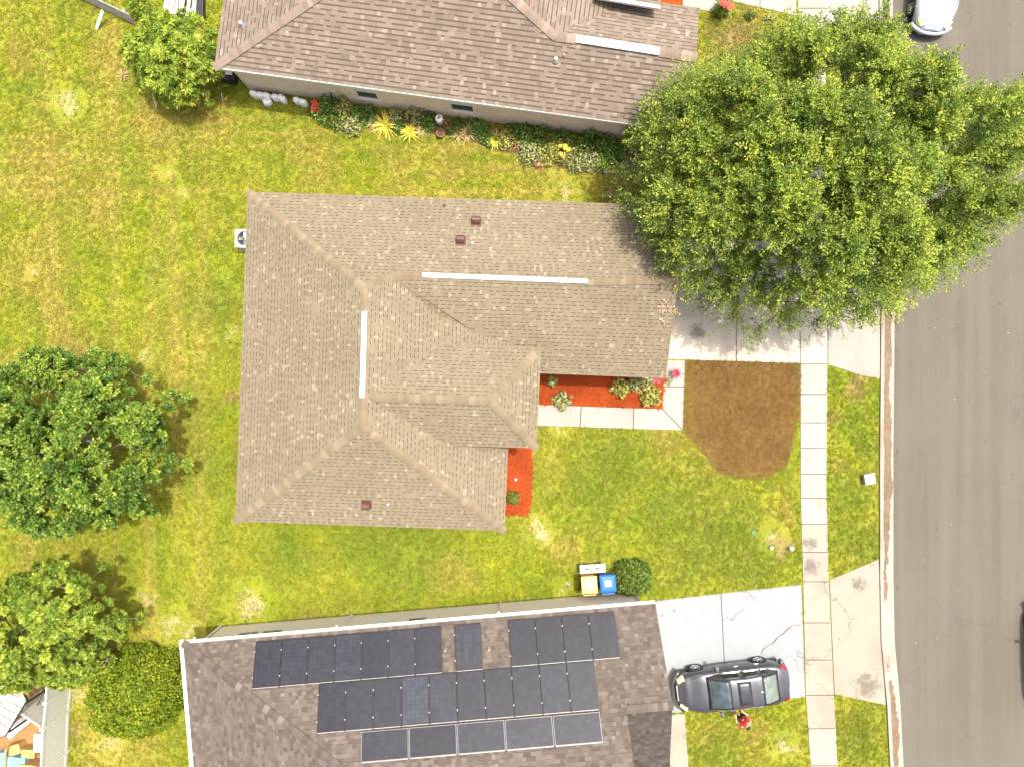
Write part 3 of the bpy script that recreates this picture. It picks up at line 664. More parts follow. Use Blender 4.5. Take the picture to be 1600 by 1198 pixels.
caps(rl, lA, lP, M['cap_low'], .16, step=.24, drop=.045); caps(rl, lRg0, lRg1, M['cap_low'], .16, drop=.06, name='ridge_cap')
tl = roof_tris(facets_low)
def gutter(a, b, parent):
    d = (b - a).normalized(); s = Vector((d.y, -d.x, 0)); m = MB()
    pr = [(-.15, .03), (-.15, -.12), (-.04, -.12), (0, .02), (-.015, .02), (-.05, -.09), (-.13, -.09), (-.13, .03)]
    v = [a - s * y + Vector((0, 0, z)) for y, z in pr] + [b - s * y + Vector((0, 0, z)) for y, z in pr]
    m.add(v, [(i, (i + 1) % 8, (i + 1) % 8 + 8, i + 8) for i in range(8)] + [tuple(range(7, -1, -1)), tuple(range(8, 16))])
    return m.build('gutter', M['white'], parent)
gutter(lNW, lNE, rl)
wg = gutter(lSWt, lNW, rl)
n0 = along(lNW, .4, .42, ul, vl); n1 = along(lNW, Lu - .35, .42, ul, vl)
def wl(x): return (x - n0[0]) / ul[0]
wall_run(low, n0, n1, 2.55, [(wl(-11.45), .93, .9, 2.1), (wl(-10.47), .93, .9, 2.1), (wl(-4.35), .82, .9, 2.1)], M['cream'], vl, trim=None)
wall_run(low, n0, along(lNW, .4, 10.5, ul, vl), 2.55, [], M['cream'], ul)
wall_run(low, n1, along(lNW, Lu - .35, 6.3, ul, vl), 2.55, [], M['cream'], (-ul[0], -ul[1]))
MB().add([LP(Lu - .35, .42, -.25), LP(Lu - .35, 3.42, -.2), Vector((*LP(Lu - .35, 6.4)[:2], e2 - .1))], [(0, 1, 2)]).build('gable', M['cream'], low)
MB().add([LP(17.0, 3.5, -.2), LP(17.0, 5.5, -.2), Vector((*LP(17.0, 10.4)[:2], e2)), Vector((*LP(17.0, 6.8)[:2], e2))], [(0, 1, 2, 3)]).build('gable', M['cream'], low)
d = MB(); c = LP(Lu - .28, 3.4); d.box((c.x, c.y, 1.1), (.08, 4.8, 2.2), Matrix(((ul[0], -ul[1], 0), (ul[1], ul[0], 0), (0, 0, 1)))); d.build('garage_door', M['white'], low)
for x in (-12.6, -6.95, -.5):
    s_ = wl(x); p = Vector((*along(lNW, .4 + s_, .36, ul, vl), 0)); m = MB()
    q = Vector((*along(lNW, .4 + s_, .0, ul, vl), 2.58))
    m.tube([(p.x, p.y, .05), (p.x, p.y, 2.2), (q.x, q.y, 2.56)], .045, 6); m.build('downspout', M['white'], low)
pipe_vent(low, tl, 696, 1014, M['grey'], .2, .035); pipe_vent(low, tl, 764, 1012, M['grey'], .2, .035); pipe_vent(low, tl, 975, 1097, M['brown'], .12, .03)
NOGRASS.append([n0, n1, along(lNW, Lu - .3, 12, ul, vl), along(lNW, .4, 12, ul, vl)])

# ------------------------------------------------------------------ solar panels
M['cell'] = tint_mat('solar_cell', [(0, (.020, .021, .027)), (.5, (.030, .031, .038)), (1, (.042, .049, .066))], .4, spec=.25)
for n_ in M['cell'].node_tree.nodes:
    if n_.type == 'BSDF_PRINCIPLED': n_.inputs['Coat Weight'].default_value = .15; n_.inputs['Coat Roughness'].default_value = .12
M['backsheet'] = plain('panel_backsheet', (.008, .008, .010), .4)
M['frame_alu'] = plain('panel_frame', (.012, .012, .014), .5, .0); M['rail'] = plain('rail', (.38, .37, .35), .5, .3); M['frame_grey'] = plain('frame_grey', (.20, .20, .20), .5, .3)
SL_ = math.hypot(1, PL)
ux = Vector((ul[0], ul[1], 0)); vy = Vector((vl[0], vl[1], PL)).normalized(); nz = ux.cross(-vy).normalized()
RP = Matrix((ux, -vy, nz)).transposed()
def panel_mesh(w, h, nx, ny, seed):
    r = random.Random(seed); t = .035; e_ = .022
    fr = MB()
    for c, d in (((0, h / 2 - e_ / 2, 0), (w, e_, t)), ((0, -h / 2 + e_ / 2, 0), (w, e_, t)), ((-w / 2 + e_ / 2, 0, 0), (e_, h - 2 * e_, t)), ((w / 2 - e_ / 2, 0, 0), (e_, h - 2 * e_, t))): fr.box(c, d)
    v, f, ti = [], [], []; cw, ch = (w - 2 * e_ - .02) / nx, (h - 2 * e_ - .02) / ny; base = r.random() * .5; g = .007
    for i in range(nx):
        for j in range(ny):
            x0 = -w / 2 + e_ + .01 + i * cw; y0 = -h / 2 + e_ + .01 + j * ch; n = len(v)
            v += [(x0 + g, y0 + g, .009), (x0 + cw - g, y0 + g, .009), (x0 + cw - g, y0 + ch - g, .009), (x0 + g, y0 + ch - g, .009)]
            f.append((n, n + 1, n + 2, n + 3)); ti.append(base + r.uniform(-.12, .3))
    return fr, v, f, ti
ORD = ['first', 'second', 'third', 'fourth', 'fifth', 'sixth', 'seventh', 'eighth', 'ninth', 'tenth']
pan = []
for i in range(7): pan.append((3.12 + 1.045 * i + .51, .32, 1.022, 1.68, 6, 10, f'{ORD[i]} black solar panel from the hip end of the row nearest the gutter'))
pan.append((10.94 + .51, .32, 1.022, 1.68, 6, 10, 'lone black solar panel standing between two roof pipes'))
for i in range(4): pan.append((13.06 + 1.05 * i + .51, .32, 1.022, 1.68, 6, 10, f'{ORD[i]} solar panel of the block of four near the driveway'))
for i in range(10): pan.append((5.68 + 1.053 * i + .52, 2.05, 1.030, 1.68, 6, 10, f'{ORD[i]} black solar panel from the hip end in the middle row of ten'))
for i in range(5): pan.append((7.34 + 1.775 * i + .875, 3.82, 1.74, 1.0, 10, 6, f'{ORD[i]} sideways solar panel from the hip end in the last row of five'))
for k, (u_, d_, w, h, nx, ny, lab) in enumerate(pan):
    d_plan = (d_ + h / 2) / SL_
    root = tag(empty('solar_panel'), lab, 'solar panel', 'solar panels on the roof of the lower house')
    root.matrix_world = Matrix.Translation(LP(u_, d_plan) + nz * .10) @ RP.to_4x4()
    fr, v, f, ti = panel_mesh(w, h, nx, ny, k * 7 + 3)
    if k == 15: ti = [t + .7 for t in ti]
    fr.build('frame', M['frame_alu'] if k < 22 else M['frame_grey'], root)
    MB().box((0, 0, -.004), (w - .05, h - .05, .016)).build('backsheet', M['backsheet'], root)
    np_mesh('cells', v, f, M['cell'], root, ti)['kind'] = 'stuff'
    m = MB(); m.box((0, -h / 2 - .014, .0), (w * .96, .018, .028)); m.build('rail', M['rail'], root)
    if k < 22:
        for sy in (-.28, .28): MB().box((-w / 2 - .018, h * sy, .014), (.034, .05, .028)).build('clamp', M['rail'], root)
    for sx in (-.35, .35): MB().box((w * sx, 0, -.058), (.05, .10, .085)).build('mount', M['grey'], root)

# ------------------------------------------------------------------ foliage
def leaf_mat(name, dark, mid, lite, trans=.35):
    return tint_mat(name, [(0, dark), (.45, mid), (.85, lite), (1, [min(1, q * 1.35) for q in lite])], .55, trans=trans, spec=.35)
M['oak'] = leaf_mat('oak_leaf', (.058, .112, .016), (.200, .300, .036), (.42, .48, .065), .36)
M['fig'] = leaf_mat('broad_leaf', (.052, .118, .018), (.155, .280, .038), (.36, .44, .06), .40)
M['mango'] = leaf_mat('long_leaf', (.080, .155, .018), (.255, .370, .042), (.52, .57, .08), .44)
M['box'] = leaf_mat('hedge_leaf', (.080, .145, .010), (.245, .335, .022), (.47, .51, .035), .44)
M['privet'] = leaf_mat('privet_leaf', (.07, .135, .024), (.165, .26, .04), (.34, .42, .08), .45)
M['croton'] = leaf_mat('croton_leaf', (.10, .14, .03), (.42, .42, .09), (.72, .62, .20), .25)
M['variegated'] = leaf_mat('variegated_leaf', (.09, .13, .04), (.35, .38, .14), (.68, .64, .32), .25)
M['fern'] = leaf_mat('fern_leaf', (.055, .125, .022), (.14, .26, .045), (.29, .42, .08), .3)
M['brom_yellow'] = leaf_mat('bromeliad_yellow', (.34, .36, .03), (.66, .58, .05), (.82, .74, .14), .25)
M['brom_red'] = leaf_mat('bromeliad_red', (.16, .035, .03), (.36, .10, .06), (.55, .24, .12), .2)
M['brom_tan'] = leaf_mat('bromeliad_tan', (.22, .16, .07), (.46, .34, .13), (.66, .54, .26), .2)
M['cordyline'] = leaf_mat('cordyline_leaf', (.16, .02, .04), (.42, .04, .09), (.62, .16, .20), .2)
M['deadleaf'] = leaf_mat('dry_leaf', (.26, .14, .06), (.40, .24, .11), (.55, .38, .2), .1)

def leaves(c, d, n, ln, wd, fold=.25):
    """quads: base, side, tip, side; arrays (N,3) centre, direction, normal"""
    d = d / np.linalg.norm(d, axis=1, keepdims=True)
    s = np.cross(n, d); s /= np.linalg.norm(s, axis=1, keepdims=True) + 1e-9
    up = np.cross(d, s)
    ln = np.asarray(ln).reshape(-1, 1); wd = np.asarray(wd).reshape(-1, 1)
    a = c - d * ln * .5; b = c + d * ln * .5
    l = c + s * wd * .5 + up * wd * fold; r = c - s * wd * .5 + up * wd * fold
    v = np.stack([a, r, b, l], 1).reshape(-1, 3)
    return v, np.arange(len(v)).reshape(-1, 4)
def skeleton(trunk, tips, r0, rng):
    """connect tips to the nearest joint already on the tree, inner ones first; returns parents and radii (pipe model)"""
    P = [np.array(p, float) for p in trunk]; par = [-1] + list(range(len(trunk) - 1))
    order = np.argsort(np.linalg.norm(tips - P[-1], axis=1)); tipidx = []
    for i in order:
        t = tips[i]; A = np.array(P[len(trunk) - 2:]); top = P[-0]
        dist = np.linalg.norm(A - t, axis=1) + .35 * np.linalg.norm(A - np.array(trunk[-1]), axis=1) * .6
        k = int(np.argmin(dist)) + len(trunk) - 2
        seg = t - P[k]; L = np.linalg.norm(seg); m = max(1, int(L / .8)); prev = k
        for j in range(1, m):
            q = P[k] + seg * j / m + rng.normal(0, .05 * L / m + .02, 3) + np.array([0, 0, .06 * math.sin(math.pi * j / m) * L]); P.append(q); par.append(prev); prev = len(P) - 1
        P.append(t); par.append(prev); tipidx.append(len(P) - 1)
    w = np.zeros(len(P))
    for i in tipidx: w[i] += 1
    for i in range(len(P) - 1, 0, -1): w[par[i]] += w[i] if par[i] >= 0 else 0
    rad = r0 * np.sqrt(w / w[0]); rad = np.maximum(rad, .011)
    return P, par, rad, tipidx
def branch_mesh(name, P, par, rad, mat, parent, n=5, skip=0):
    v, f = [], []
    for i in range(1, len(P)):
        if i < skip: continue
        a, b = P[par[i]], P[i]; d = b - a; L = np.linalg.norm(d)
        if L < 1e-4: continue
        d = d / L; o = np.cross(d, [0, 0, 1.0] if abs(d[2]) < .9 else [1.0, 0, 0]); o /= np.linalg.norm(o); q = np.cross(d, o)
        k = len(v)
        ra = min(rad[par[i]], rad[i] * 1.5)
        for p, r in ((a - d * .01, ra), (b, rad[i])):
            for j in range(n):
                t = 2 * math.pi * j / n; v.append(p + (o * math.cos(t) + q * math.sin(t)) * r)
        f += [(k + j, k + (j + 1) % n, k + n + (j + 1) % n, k + n + j) for j in range(n)]
    return np_mesh(name, np.array(v), np.array(f), mat, parent, smooth=True)
def tree(label, base, centre, ax, ay, zlo, ztop, ntip, ntw, nleaf, tl, leaf, mat, seed, trunk_r, lobes=.12, droop=0.0, bumpy=.5, group=None, name='tree', shell=.55, tw_noise=.35, rosette=False, nl=0, lobe_h=.5, spike=1):
    rng = np.random.default_rng(seed); cx, cy = centre; bx, by = base[0], base[1]
    root = tag(empty(name, (bx, by, 0)), label, 'tree', group)
    ph = rng.uniform(0, 6.28, 6)
    def R(t): return 1 + lobes * (np.sin(3 * t + ph[0]) * .5 + np.sin(5 * t + ph[1]) * .5 + np.sin(9 * t + ph[2]) * .4)
    t = rng.uniform(0, 2 * np.pi, ntip); q = np.sqrt(rng.uniform(.01, 1, ntip)) * rng.uniform(.86, 1.07, ntip) * np.where(rng.random(ntip) < .10 * spike, 1.09, 1)
    r = q * R(t)
    x = cx + ax * r * np.cos(t); y = cy + ay * r * np.sin(t)
    dome = np.sqrt(np.clip(1 - (q * .96) ** 2, 0, 1))
    z = zlo + (ztop - zlo) * dome + bumpy * (np.sin(x * 1.7 + ph[3]) * np.sin(y * 1.9 + ph[4])) + rng.normal(0, .18, ntip)
    if nl:
        lt = rng.uniform(0, 6.283, nl); lq = np.sqrt(rng.uniform(0, 1, nl)) * .95; lx = cx + ax * lq * np.cos(lt); ly = cy + ay * lq * np.sin(lt)
        dd = np.hypot(x[:, None] - lx, y[:, None] - ly); k = dd.argmin(1); dm = dd.min(1); rl = math.sqrt(ax * ay / nl) * 1.05
        z += lobe_h * (1 - (dm / rl) ** 2).clip(-1, 1) + rng.normal(0, .22, nl)[k]
        x += (lx[k] - x) * .16; y += (ly[k] - y) * .16
    inner = rng.random(ntip) > shell
    z = np.where(inner, zlo + (z - zlo) * rng.uniform(.25, .8, ntip), z)
    tips = np.stack([x, y, z], 1) - np.array([bx, by, 0])
    hb = zlo * .55
    trunk = [(0, 0, -.05), (.03, .02, hb * .5), ((cx - bx) * .15, (cy - by) * .15, hb), ((cx - bx) * .5, (cy - by) * .5, zlo * .8 + .12 * ztop)]
    P, par, rad, ti = skeleton(trunk, tips, trunk_r, rng)
    m = MB(); m.tube(trunk[:3], [trunk_r * 1.35, trunk_r, trunk_r * .85], 10); m.build('trunk', M['bark'], root, True)
    C, D, NN, T = [], [], [], []; tw_v = []
    ctr = np.array([cx - bx, cy - by, zlo * .6])
    for i in ti:
        p = P[i]; back = P[par[i]]; d0 = p - back; d0 /= np.linalg.norm(d0) + 1e-6
        out = p - ctr; out /= np.linalg.norm(out) + 1e-6; d0 = d0 * .5 + out * .7; d0[2] -= droop; d0 /= np.linalg.norm(d0)
        tone = rng.normal(.5, .17); far = 1 + .45 * spike * (np.hypot((p[0] + bx - cx) / ax, (p[1] + by - cy) / ay) > .82)
        for k in range(ntw):
            d = d0 + rng.normal(0, .55, 3); d /= np.linalg.norm(d); L = tl * rng.uniform(.55, 1.15) * far
            tw_v.append((p - d0 * tl * .25, p + d * L * .85))
            if rosette:
                tip = p + d * L * .7; n = nleaf; dd = rng.normal(0, 1, (n, 3)); dd -= np.outer(dd @ d, d) * .6; dd /= np.linalg.norm(dd, axis=1, keepdims=True)
                dd = dd + d * .35; dd /= np.linalg.norm(dd, axis=1, keepdims=True)
                c = tip + dd * leaf[0] * .5; nn = np.tile(d, (n, 1)) + rng.normal(0, .2, (n, 3))
            else:
                n = nleaf; s = rng.uniform(.0, 1, n); nz_ = rng.normal(0, 1, (n, 3)); nz_ -= np.outer(nz_ @ d, d); nz_ /= np.linalg.norm(nz_, axis=1, keepdims=True)
                c = p + np.outer(s * L, d) + nz_ * (tw_noise * tl * (.12 + .25 * rng.random((n, 1)))) + np.outer(-s * s * droop * L * .4, [0, 0, 1])
                dd = d * .7 + nz_ * .9 + rng.normal(0, .25, (n, 3)); nn = np.array([0, 0, 1.0]) + rng.normal(0, .55, (n, 3))
            C.append(c); D.append(dd); NN.append(nn); T.append(np.clip(tone + rng.normal(0, .21, len(c)), 0, 1))
    C = np.concatenate(C); D = np.concatenate(D); NN = np.concatenate(NN); T = np.concatenate(T)
    sc = rng.uniform(.75, 1.25, len(C))
    v, f = leaves(C, D, NN, leaf[0] * sc, leaf[1] * sc)
    np_mesh('crown', v, f, M[mat], root, T)
    k0 = len(P)
    for a, b in tw_v[::2]:
        P.append(a); par.append(0); P.append(b); par.append(len(P) - 2)
    rad = np.concatenate([rad, np.tile([.008, .006], len(tw_v[::2]))])
    keep = [i for i in range(len(P)) if i < k0 or (i - k0) % 2 == 1]
    v2 = branch_mesh('branches', P, [par[i] if (i < k0 or (i - k0) % 2 == 1) else i for i in range(len(P))], rad, M['twig'], root, 4)
    return root

tree('huge round live oak tree spreading over the driveway and street', W(1186, 330), tuple(W(1284, 270, 5.6)[:2]), 6.45, 4.85, 3.2, 8.8, 1600, 6, 48, .78, (.095, .042), 'oak', 3, .34, lobes=.085, droop=.05, bumpy=.42, tw_noise=.42, name='oak_tree', nl=44, lobe_h=.9, shell=.72)
tree('dark green spreading tree with finger-like limbs on the back lawn', W(150, 690), tuple(W(92, 695, 4.3)[:2]), 3.7, 3.55, 2.2, 5.2, 560, 8, 40, .46, (.11, .066), 'fig', 8, .2, lobes=.075, bumpy=.3, tw_noise=.6, name='broadleaf_tree', nl=22, lobe_h=.95, shell=.74, spike=0)
tree('light green tree with pompom leaf clusters beside the white vinyl fence', W(130, 955), tuple(W(62, 992, 3.6)[:2]), 2.75, 2.65, 1.9, 4.3, 400, 10, 24, .32, (.17, .046), 'mango', 14, .14, lobes=.06, bumpy=.2, name='pompom_tree', rosette=True, nl=17, lobe_h=.85, shell=.72, spike=0)
tree('small mango-like tree with long leaf rosettes at the corner of the brown house', W(290, 112), tuple(W(268, 82, 2.2)[:2]), 1.9, 1.7, 1.0, 2.9, 260, 5, 13, .22, (.25, .058), 'mango', 21, .09, lobes=.10, bumpy=.2, name='mango_tree', rosette=True, shell=.7, spike=0)

def shrub(label, cx, cy, rx, ry, h, n, leaf, mat, seed, cat='bush', name='bush', flat=.25, group=None, stem=True, loose=.0, z0=0.0):
    """dense clipped or loose bush: leaves spread through the outer shell of a lumpy dome, over a core of stems"""
    rng = np.random.default_rng(seed); root = tag(empty(name, (cx, cy, z0)), label, cat, group)
    u = rng.uniform(-.15, 1, n); t = rng.uniform(0, 6.283, n); rr_ = np.sqrt(np.clip(1 - u * u, 0, 1))
    ph = rng.uniform(0, 6.28, 4)
    lump = 1 + (.05 + loose * .3) * (np.sin(4 * t + ph[0]) + np.sin(7 * t + ph[1] + 5 * u)) * .7 + .05 * np.sin(11 * t + 9 * u + ph[2])
    k = lump * (1 - np.abs(rng.normal(0, .08 + loose * .3, n)))
    P = np.stack([rr_ * np.cos(t) * rx * k, rr_ * np.sin(t) * ry * k, np.clip((u * .85 + .15) * h * k, .03, None)], 1)
    N_ = np.stack([rr_ * np.cos(t) / rx, rr_ * np.sin(t) / ry, u / h], 1); N_ /= np.linalg.norm(N_, axis=1, keepdims=True)
    D = rng.normal(0, 1, (n, 3)) * .8 + N_ * .8; s = rng.uniform(.7, 1.3, n)
    v, f = leaves(P, D, N_ + rng.normal(0, .45, (n, 3)), leaf[0] * s, leaf[1] * s)
    clump = np.sin(P[:, 0] * 7 / rx + ph[0]) * np.sin(P[:, 1] * 7 / ry + ph[1])
    np_mesh('foliage', v, f, M[mat], root, np.clip(.45 + .12 * clump + rng.normal(0, .22, n), 0, 1))
    m = MB(); r2 = random.Random(seed)
    for i in range(7):
        a = r2.uniform(0, 6.28); q = r2.uniform(.25, .7)
        m.tube([(math.cos(a) * .04, math.sin(a) * .04, -.02), (math.cos(a) * rx * q * .4, math.sin(a) * ry * q * .4, h * .4), (math.cos(a) * rx * q, math.sin(a) * ry * q, h * .72)], [.035 * max(.3, rx), .022 * max(.3, rx), .008], 5)
    m.build('stem', M['bark'], root)
    return root
p = W(200, 1090, 1.4); shrub('big clipped dome of yellow green hedge beside the solar house corner', p.x, p.y, 1.98, 1.92, 2.5, 26000, (.11, .05), 'box', 5, name='hedge_dome')
p = W(990, 905, .7); shrub('dark green rounded bush beside the blue bin', p.x, p.y, .86, .80, 1.25, 4200, (.10, .05), 'privet', 6)

def rosette(label, px, py, L, n, mat, seed, wd=.05, rise=.45, cat='plant', name='bromeliad', group=None, z0=.01, arch=.6, stalk=0):
    """strap-leaved plant: arching leaves from one crown"""
    r = random.Random(seed); w = W(px, py, .2); root = tag(empty(name, (w.x, w.y, z0)), label, cat, group)
    v, f, t = [], [], []
    for i in range(n):
        a = 2.4 * i + r.uniform(-.2, .2); inc = (i / n) ; l = L * r.uniform(.75, 1.1); el = .25 + 1.05 * inc * rise * 2 * r.uniform(.8, 1.1)
        d = Vector((math.cos(a), math.sin(a), 0)); s = Vector((-d.y, d.x, 0)); q = []
        for k in range(5):
            u = k / 4; rad = l * (u * math.cos(el)); z = stalk + .04 + l * (math.sin(el) * u - arch * .5 * u * u); z = max(z, .03)
            ww = wd * (1 - u ** 2.2) * (.7 + .6 * math.sin(math.pi * min(1, u + .25))) + .003
            c = d * rad; q.append((c - s * ww / 2 + Vector((0, 0, z + ww * .25)), c + Vector((0, 0, z)), c + s * ww / 2 + Vector((0, 0, z + ww * .25))))
        b = len(v)
        for row in q: v += [tuple(x) for x in row]
        tone = min(1, max(0, r.gauss(.5, .2)))
        for k in range(4):
            for j in range(2): f.append((b + k * 3 + j, b + k * 3 + j + 1, b + k * 3 + j + 4, b + k * 3 + j + 3)); t.append(min(1, tone + .08 * k))
    np_mesh('leaves', np.array(v), np.array(f), M[mat], root, t)
    m = MB(); m.lathe([(.035, -.02), (.05, .04 + stalk), (.02, .10 + stalk)], (0, 0, 0), 8); m.build('stem', M['bark'], root)
    return root
def bushy(label, px, py, rpx, h, n, leaf, mat, seed, cat='plant', name='leafy_plant', group=None, loose=.35, z0=.01):
    w = W(px, py, h * .6); return shrub(label, w.x, w.y, rpx / 37, rpx / 37, h, n, leaf, mat, seed, cat, name, group=group, loose=loose, z0=z0)

# red mulch beds at the middle house
GB = 'shrubs in the red mulch bed'
bushy('small shaded croton in the mulch corner beside the entry roof', 863, 596, 8, .55, 260, (.12, .06), 'variegated', 101, group=GB, name='croton')
bushy('low pale croton spilling over the edge of the white path', 879, 625, 15, .5, 420, (.13, .065), 'variegated', 102, group=GB, loose=.6, name='croton')
bushy('yellow spotted croton at the shaded end of the mulch bed', 971, 605, 15, .7, 520, (.13, .065), 'croton', 103, group=GB, name='croton')
bushy('pale croton squeezed between two larger ones by the garage eave', 992, 600, 12, .7, 380, (.12, .06), 'variegated', 104, group=GB, name='croton')
bushy('tall croton close under the garage eave', 1010, 594, 12, .75, 400, (.12, .06), 'variegated', 105, group=GB, name='croton')
bushy('largest yellow croton leaning over the path corner', 1018, 619, 17, .65, 600, (.13, .065), 'croton', 106, group=GB, loose=.5, name='croton')
rosette('dark red cordyline in shade under the garage corner', 1027, 592, .36, 20, 'cordyline', 107, .06, name='cordyline', group=GB)
rosette('bright red cordyline standing by the path corner near the driveway', 1055, 583, .36, 26, 'cordyline', 108, .055, name='cordyline', stalk=.35)
bushy('pale leggy groundcover at the foot of the bright red cordyline', 1046, 595, 7, .25, 90, (.08, .04), 'variegated', 109, loose=.8)
bushy('grey green shrub in the small mulch bed by the front wing', 801, 778, 11, .55, 420, (.11, .045), 'privet', 110, name='croton', group=GB)

# flower bed along the brown house
FB = 'plants in the flower bed of the brown house'
fl = [('b', 'leggy green shrub with thin upright stems against the tan wall', 512, 162, 12, .9, 260, 'fern'), ('b', 'dark strappy green clump right of the white bags', 500, 172, 14, .5, 340, 'fern'),
      ('b', 'low green leafy clump under the first window', 525, 185, 15, .45, 380, 'privet'), ('b', 'lime green shrub below the first window', 537, 172, 12, .7, 330, 'croton'),
      ('b', 'lone lime sprout rising against the wall left of the first window', 536, 152, 6, 1.1, 120, 'croton'), ('b', 'trailing pale shrub reaching onto the lawn', 548, 192, 15, .5, 340, 'variegated'),
      ('b', 'thin green shrub at the sill of the first window', 556, 178, 10, .6, 220, 'fern'), ('r', 'dark green strap leaved clump beside the yellow bromeliad', 566, 190, .38, 18, 'fern'),
      ('r', 'pale tan bromeliad left of the big yellow one', 582, 192, .34, 22, 'brom_tan'), ('R', 'big bright yellow bromeliad in the flower bed', 602, 196, .62, 44, 'brom_yellow'),
      ('b', 'cream variegated shrub behind the big yellow bromeliad', 617, 180, 9, .6, 260, 'variegated'), ('r', 'small red bromeliad between shrubs near the wall', 631, 187, .2, 18, 'brom_red'),
      ('b', 'purple tinged shrub against the wall between the windows', 648, 176, 13, .7, 320, 'variegated'), ('R', 'second yellow striped bromeliad nearest the lawn', 640, 206, .46, 32, 'brom_yellow'),
      ('r', 'orange edged bromeliad right of the second yellow one', 657, 203, .28, 22, 'brom_tan'), ('r', 'dark green agave with stiff leaves left of the pots', 668, 196, .36, 22, 'fern'),
      ('r', 'coral pink bromeliad behind the brown pot', 701, 193, .24, 20, 'brom_red'), ('r', 'tan bromeliad at the lawn edge right of the pot', 716, 210, .36, 24, 'brom_tan'),
      ('R', 'orange and green bromeliad below the second window', 731, 207, .44, 28, 'brom_tan'), ('r', 'tall green spiky plant right of the second window', 752, 203, .4, 22, 'fern'),
      ('r', 'dark red bromeliad touching the wall bed middle', 773, 206, .26, 20, 'brom_red'), ('R', 'orange yellow bromeliad clump in the middle of the bed', 775, 218, .46, 34, 'brom_yellow'),
      ('b', 'yellow spotted croton right of the orange bromeliad', 792, 216, 13, .55, 380, 'croton'), ('r', 'deep red bromeliad right of the yellow croton', 809, 224, .26, 24, 'brom_red'),
      ('b', 'dark green shrub against the wall past the middle of the bed', 822, 207, 15, .7, 420, 'fern'), ('b', 'dense green shrub below the tan wall right of centre', 846, 212, 18, .7, 520, 'privet'),
      ('b', 'pale lime mound spilling toward the lawn', 830, 238, 17, .5, 520, 'variegated'), ('b', 'lime green mound beside the pale one', 856, 240, 15, .45, 430, 'croton'),
      ('b', 'row of small leaved shrub on the wall line', 880, 216, 16, .6, 420, 'fern'), ('b', 'shrub with yellow blossoms near the end of the bed', 884, 234, 14, .6, 400, 'croton'),
      ('r', 'purple bromeliad at the lawn edge of the bed', 842, 256, .22, 20, 'cordyline'), ('b', 'mixed green clump at the lawn edge near the oak', 900, 246, 17, .5, 480, 'variegated'),
      ('b', 'bright green upright shrub before the dark gap', 912, 226, 13, .8, 380, 'privet'), ('b', 'tan dry looking clump next to the long leaved plant', 922, 252, 14, .4, 360, 'variegated'),
      ('b', 'tall fern rising against the wall near the oak', 923, 208, 10, 1.0, 300, 'fern'), ('R', 'green long leaved plant at the end of the flower bed', 944, 254, .62, 20, 'privet'),
      ('b', 'green filler shrub between the trailing shrub and the tan bromeliad', 572, 178, 12, .5, 330, 'fern'), ('b', 'dark low fern behind the two yellow bromeliads', 622, 192, 12, .35, 300, 'fern'), ('b', 'leafy green shrub left of the white stool', 668, 184, 12, .5, 320, 'privet'),
      ('b', 'low green plant between stool and second window', 712, 198, 12, .35, 300, 'privet'), ('b', 'dark shrub right below the second window', 742, 196, 13, .4, 330, 'fern'), ('b', 'green fern between spiky plant and dark red bromeliad', 762, 212, 12, .4, 320, 'fern'),
      ('b', 'green shrub left of the deep red bromeliad near the wall', 800, 206, 12, .5, 320, 'privet'), ('r', 'yellow striped bromeliad under the leggy shrub', 552, 186, .32, 20, 'brom_yellow'), ('b', 'bright lime croton between the mounds and the wall shrubs', 866, 228, 12, .5, 340, 'croton'),
      ('b', 'green shrub half under the oak branches', 958, 236, 15, .7, 420, 'fern'), ('b', 'dark shrub at the wall beside the oak branches', 945, 222, 14, .8, 420, 'fern')]
for i, q in enumerate(fl):
    k, lab, px, py = q[:4]
    if k == 'b': bushy(lab, px, py, q[4] * 1.35, q[5], int(q[6] * 1.9), (.12, .055), q[7], 200 + i, group=FB, loose=.45)
    else: rosette(lab, px, py, q[4] * 1.3, q[5] + 10, q[6], 200 + i, .065 if k == 'R' else .05, group=FB)
def blossoms(label, px, py, n, spread, mat, seed, h=.5, r=.07, cat='flowers', name='flowering_plant'):
    rr_ = random.Random(seed); w = W(px, py, h); root = tag(empty(name, (w.x, w.y, 0)), label, cat)
    for i in range(n):
        c = Vector((rr_.gauss(0, spread), rr_.gauss(0, spread), h * rr_.uniform(.7, 1.1))); m = MB()
        for k in range(5):
            a = k * 1.2566 + rr_.random(); d = Vector((math.cos(a), math.sin(a), .25)); s = Vector((-d.y, d.x, 0))
            m.add([c, c + d * r * .6 + s * r * .45, c + d * r, c + d * r * .6 - s * r * .45], [(0, 3, 2, 1)])
        m.build('flower', M[mat], root)
        MB().tube([(c.x * .2, c.y * .2, -.02), (c.x * .7, c.y * .7, c.z * .6), tuple(c)], .008, 5).build('stem', M['fern'], root)
    return root
blossoms('bright red hibiscus blooms beside the white bags', 489, 172, 6, .13, 'flower', 1, .4, .14)
blossoms('red blossoms under the small mango-like tree', 271, 138, 7, .17, 'flower', 2, .5, .12)
blossoms('yellow blossoms on the shrub near the bed end', 883, 233, 6, .13, 'yellowflower', 3, .7, .1)
bushy('green bush with red flowers beside the upper walkway', 1131, 8, 13, 1.0, 420, (.13, .06), 'privet', 301, name='flowering_bush')
blossoms('red flowers on the bush beside the upper walkway', 1134, 4, 8, .16, 'flower', 4, 1.1, .12)
bushy('tiny round green shrub on dry grass by the upper driveway', 1174, 22, 8, .4, 200, (.09, .045), 'privet', 302)
bushy('pale grey shrub on dry grass nearest the upper driveway', 1203, 29, 8, .4, 180, (.08, .04), 'variegated', 303)
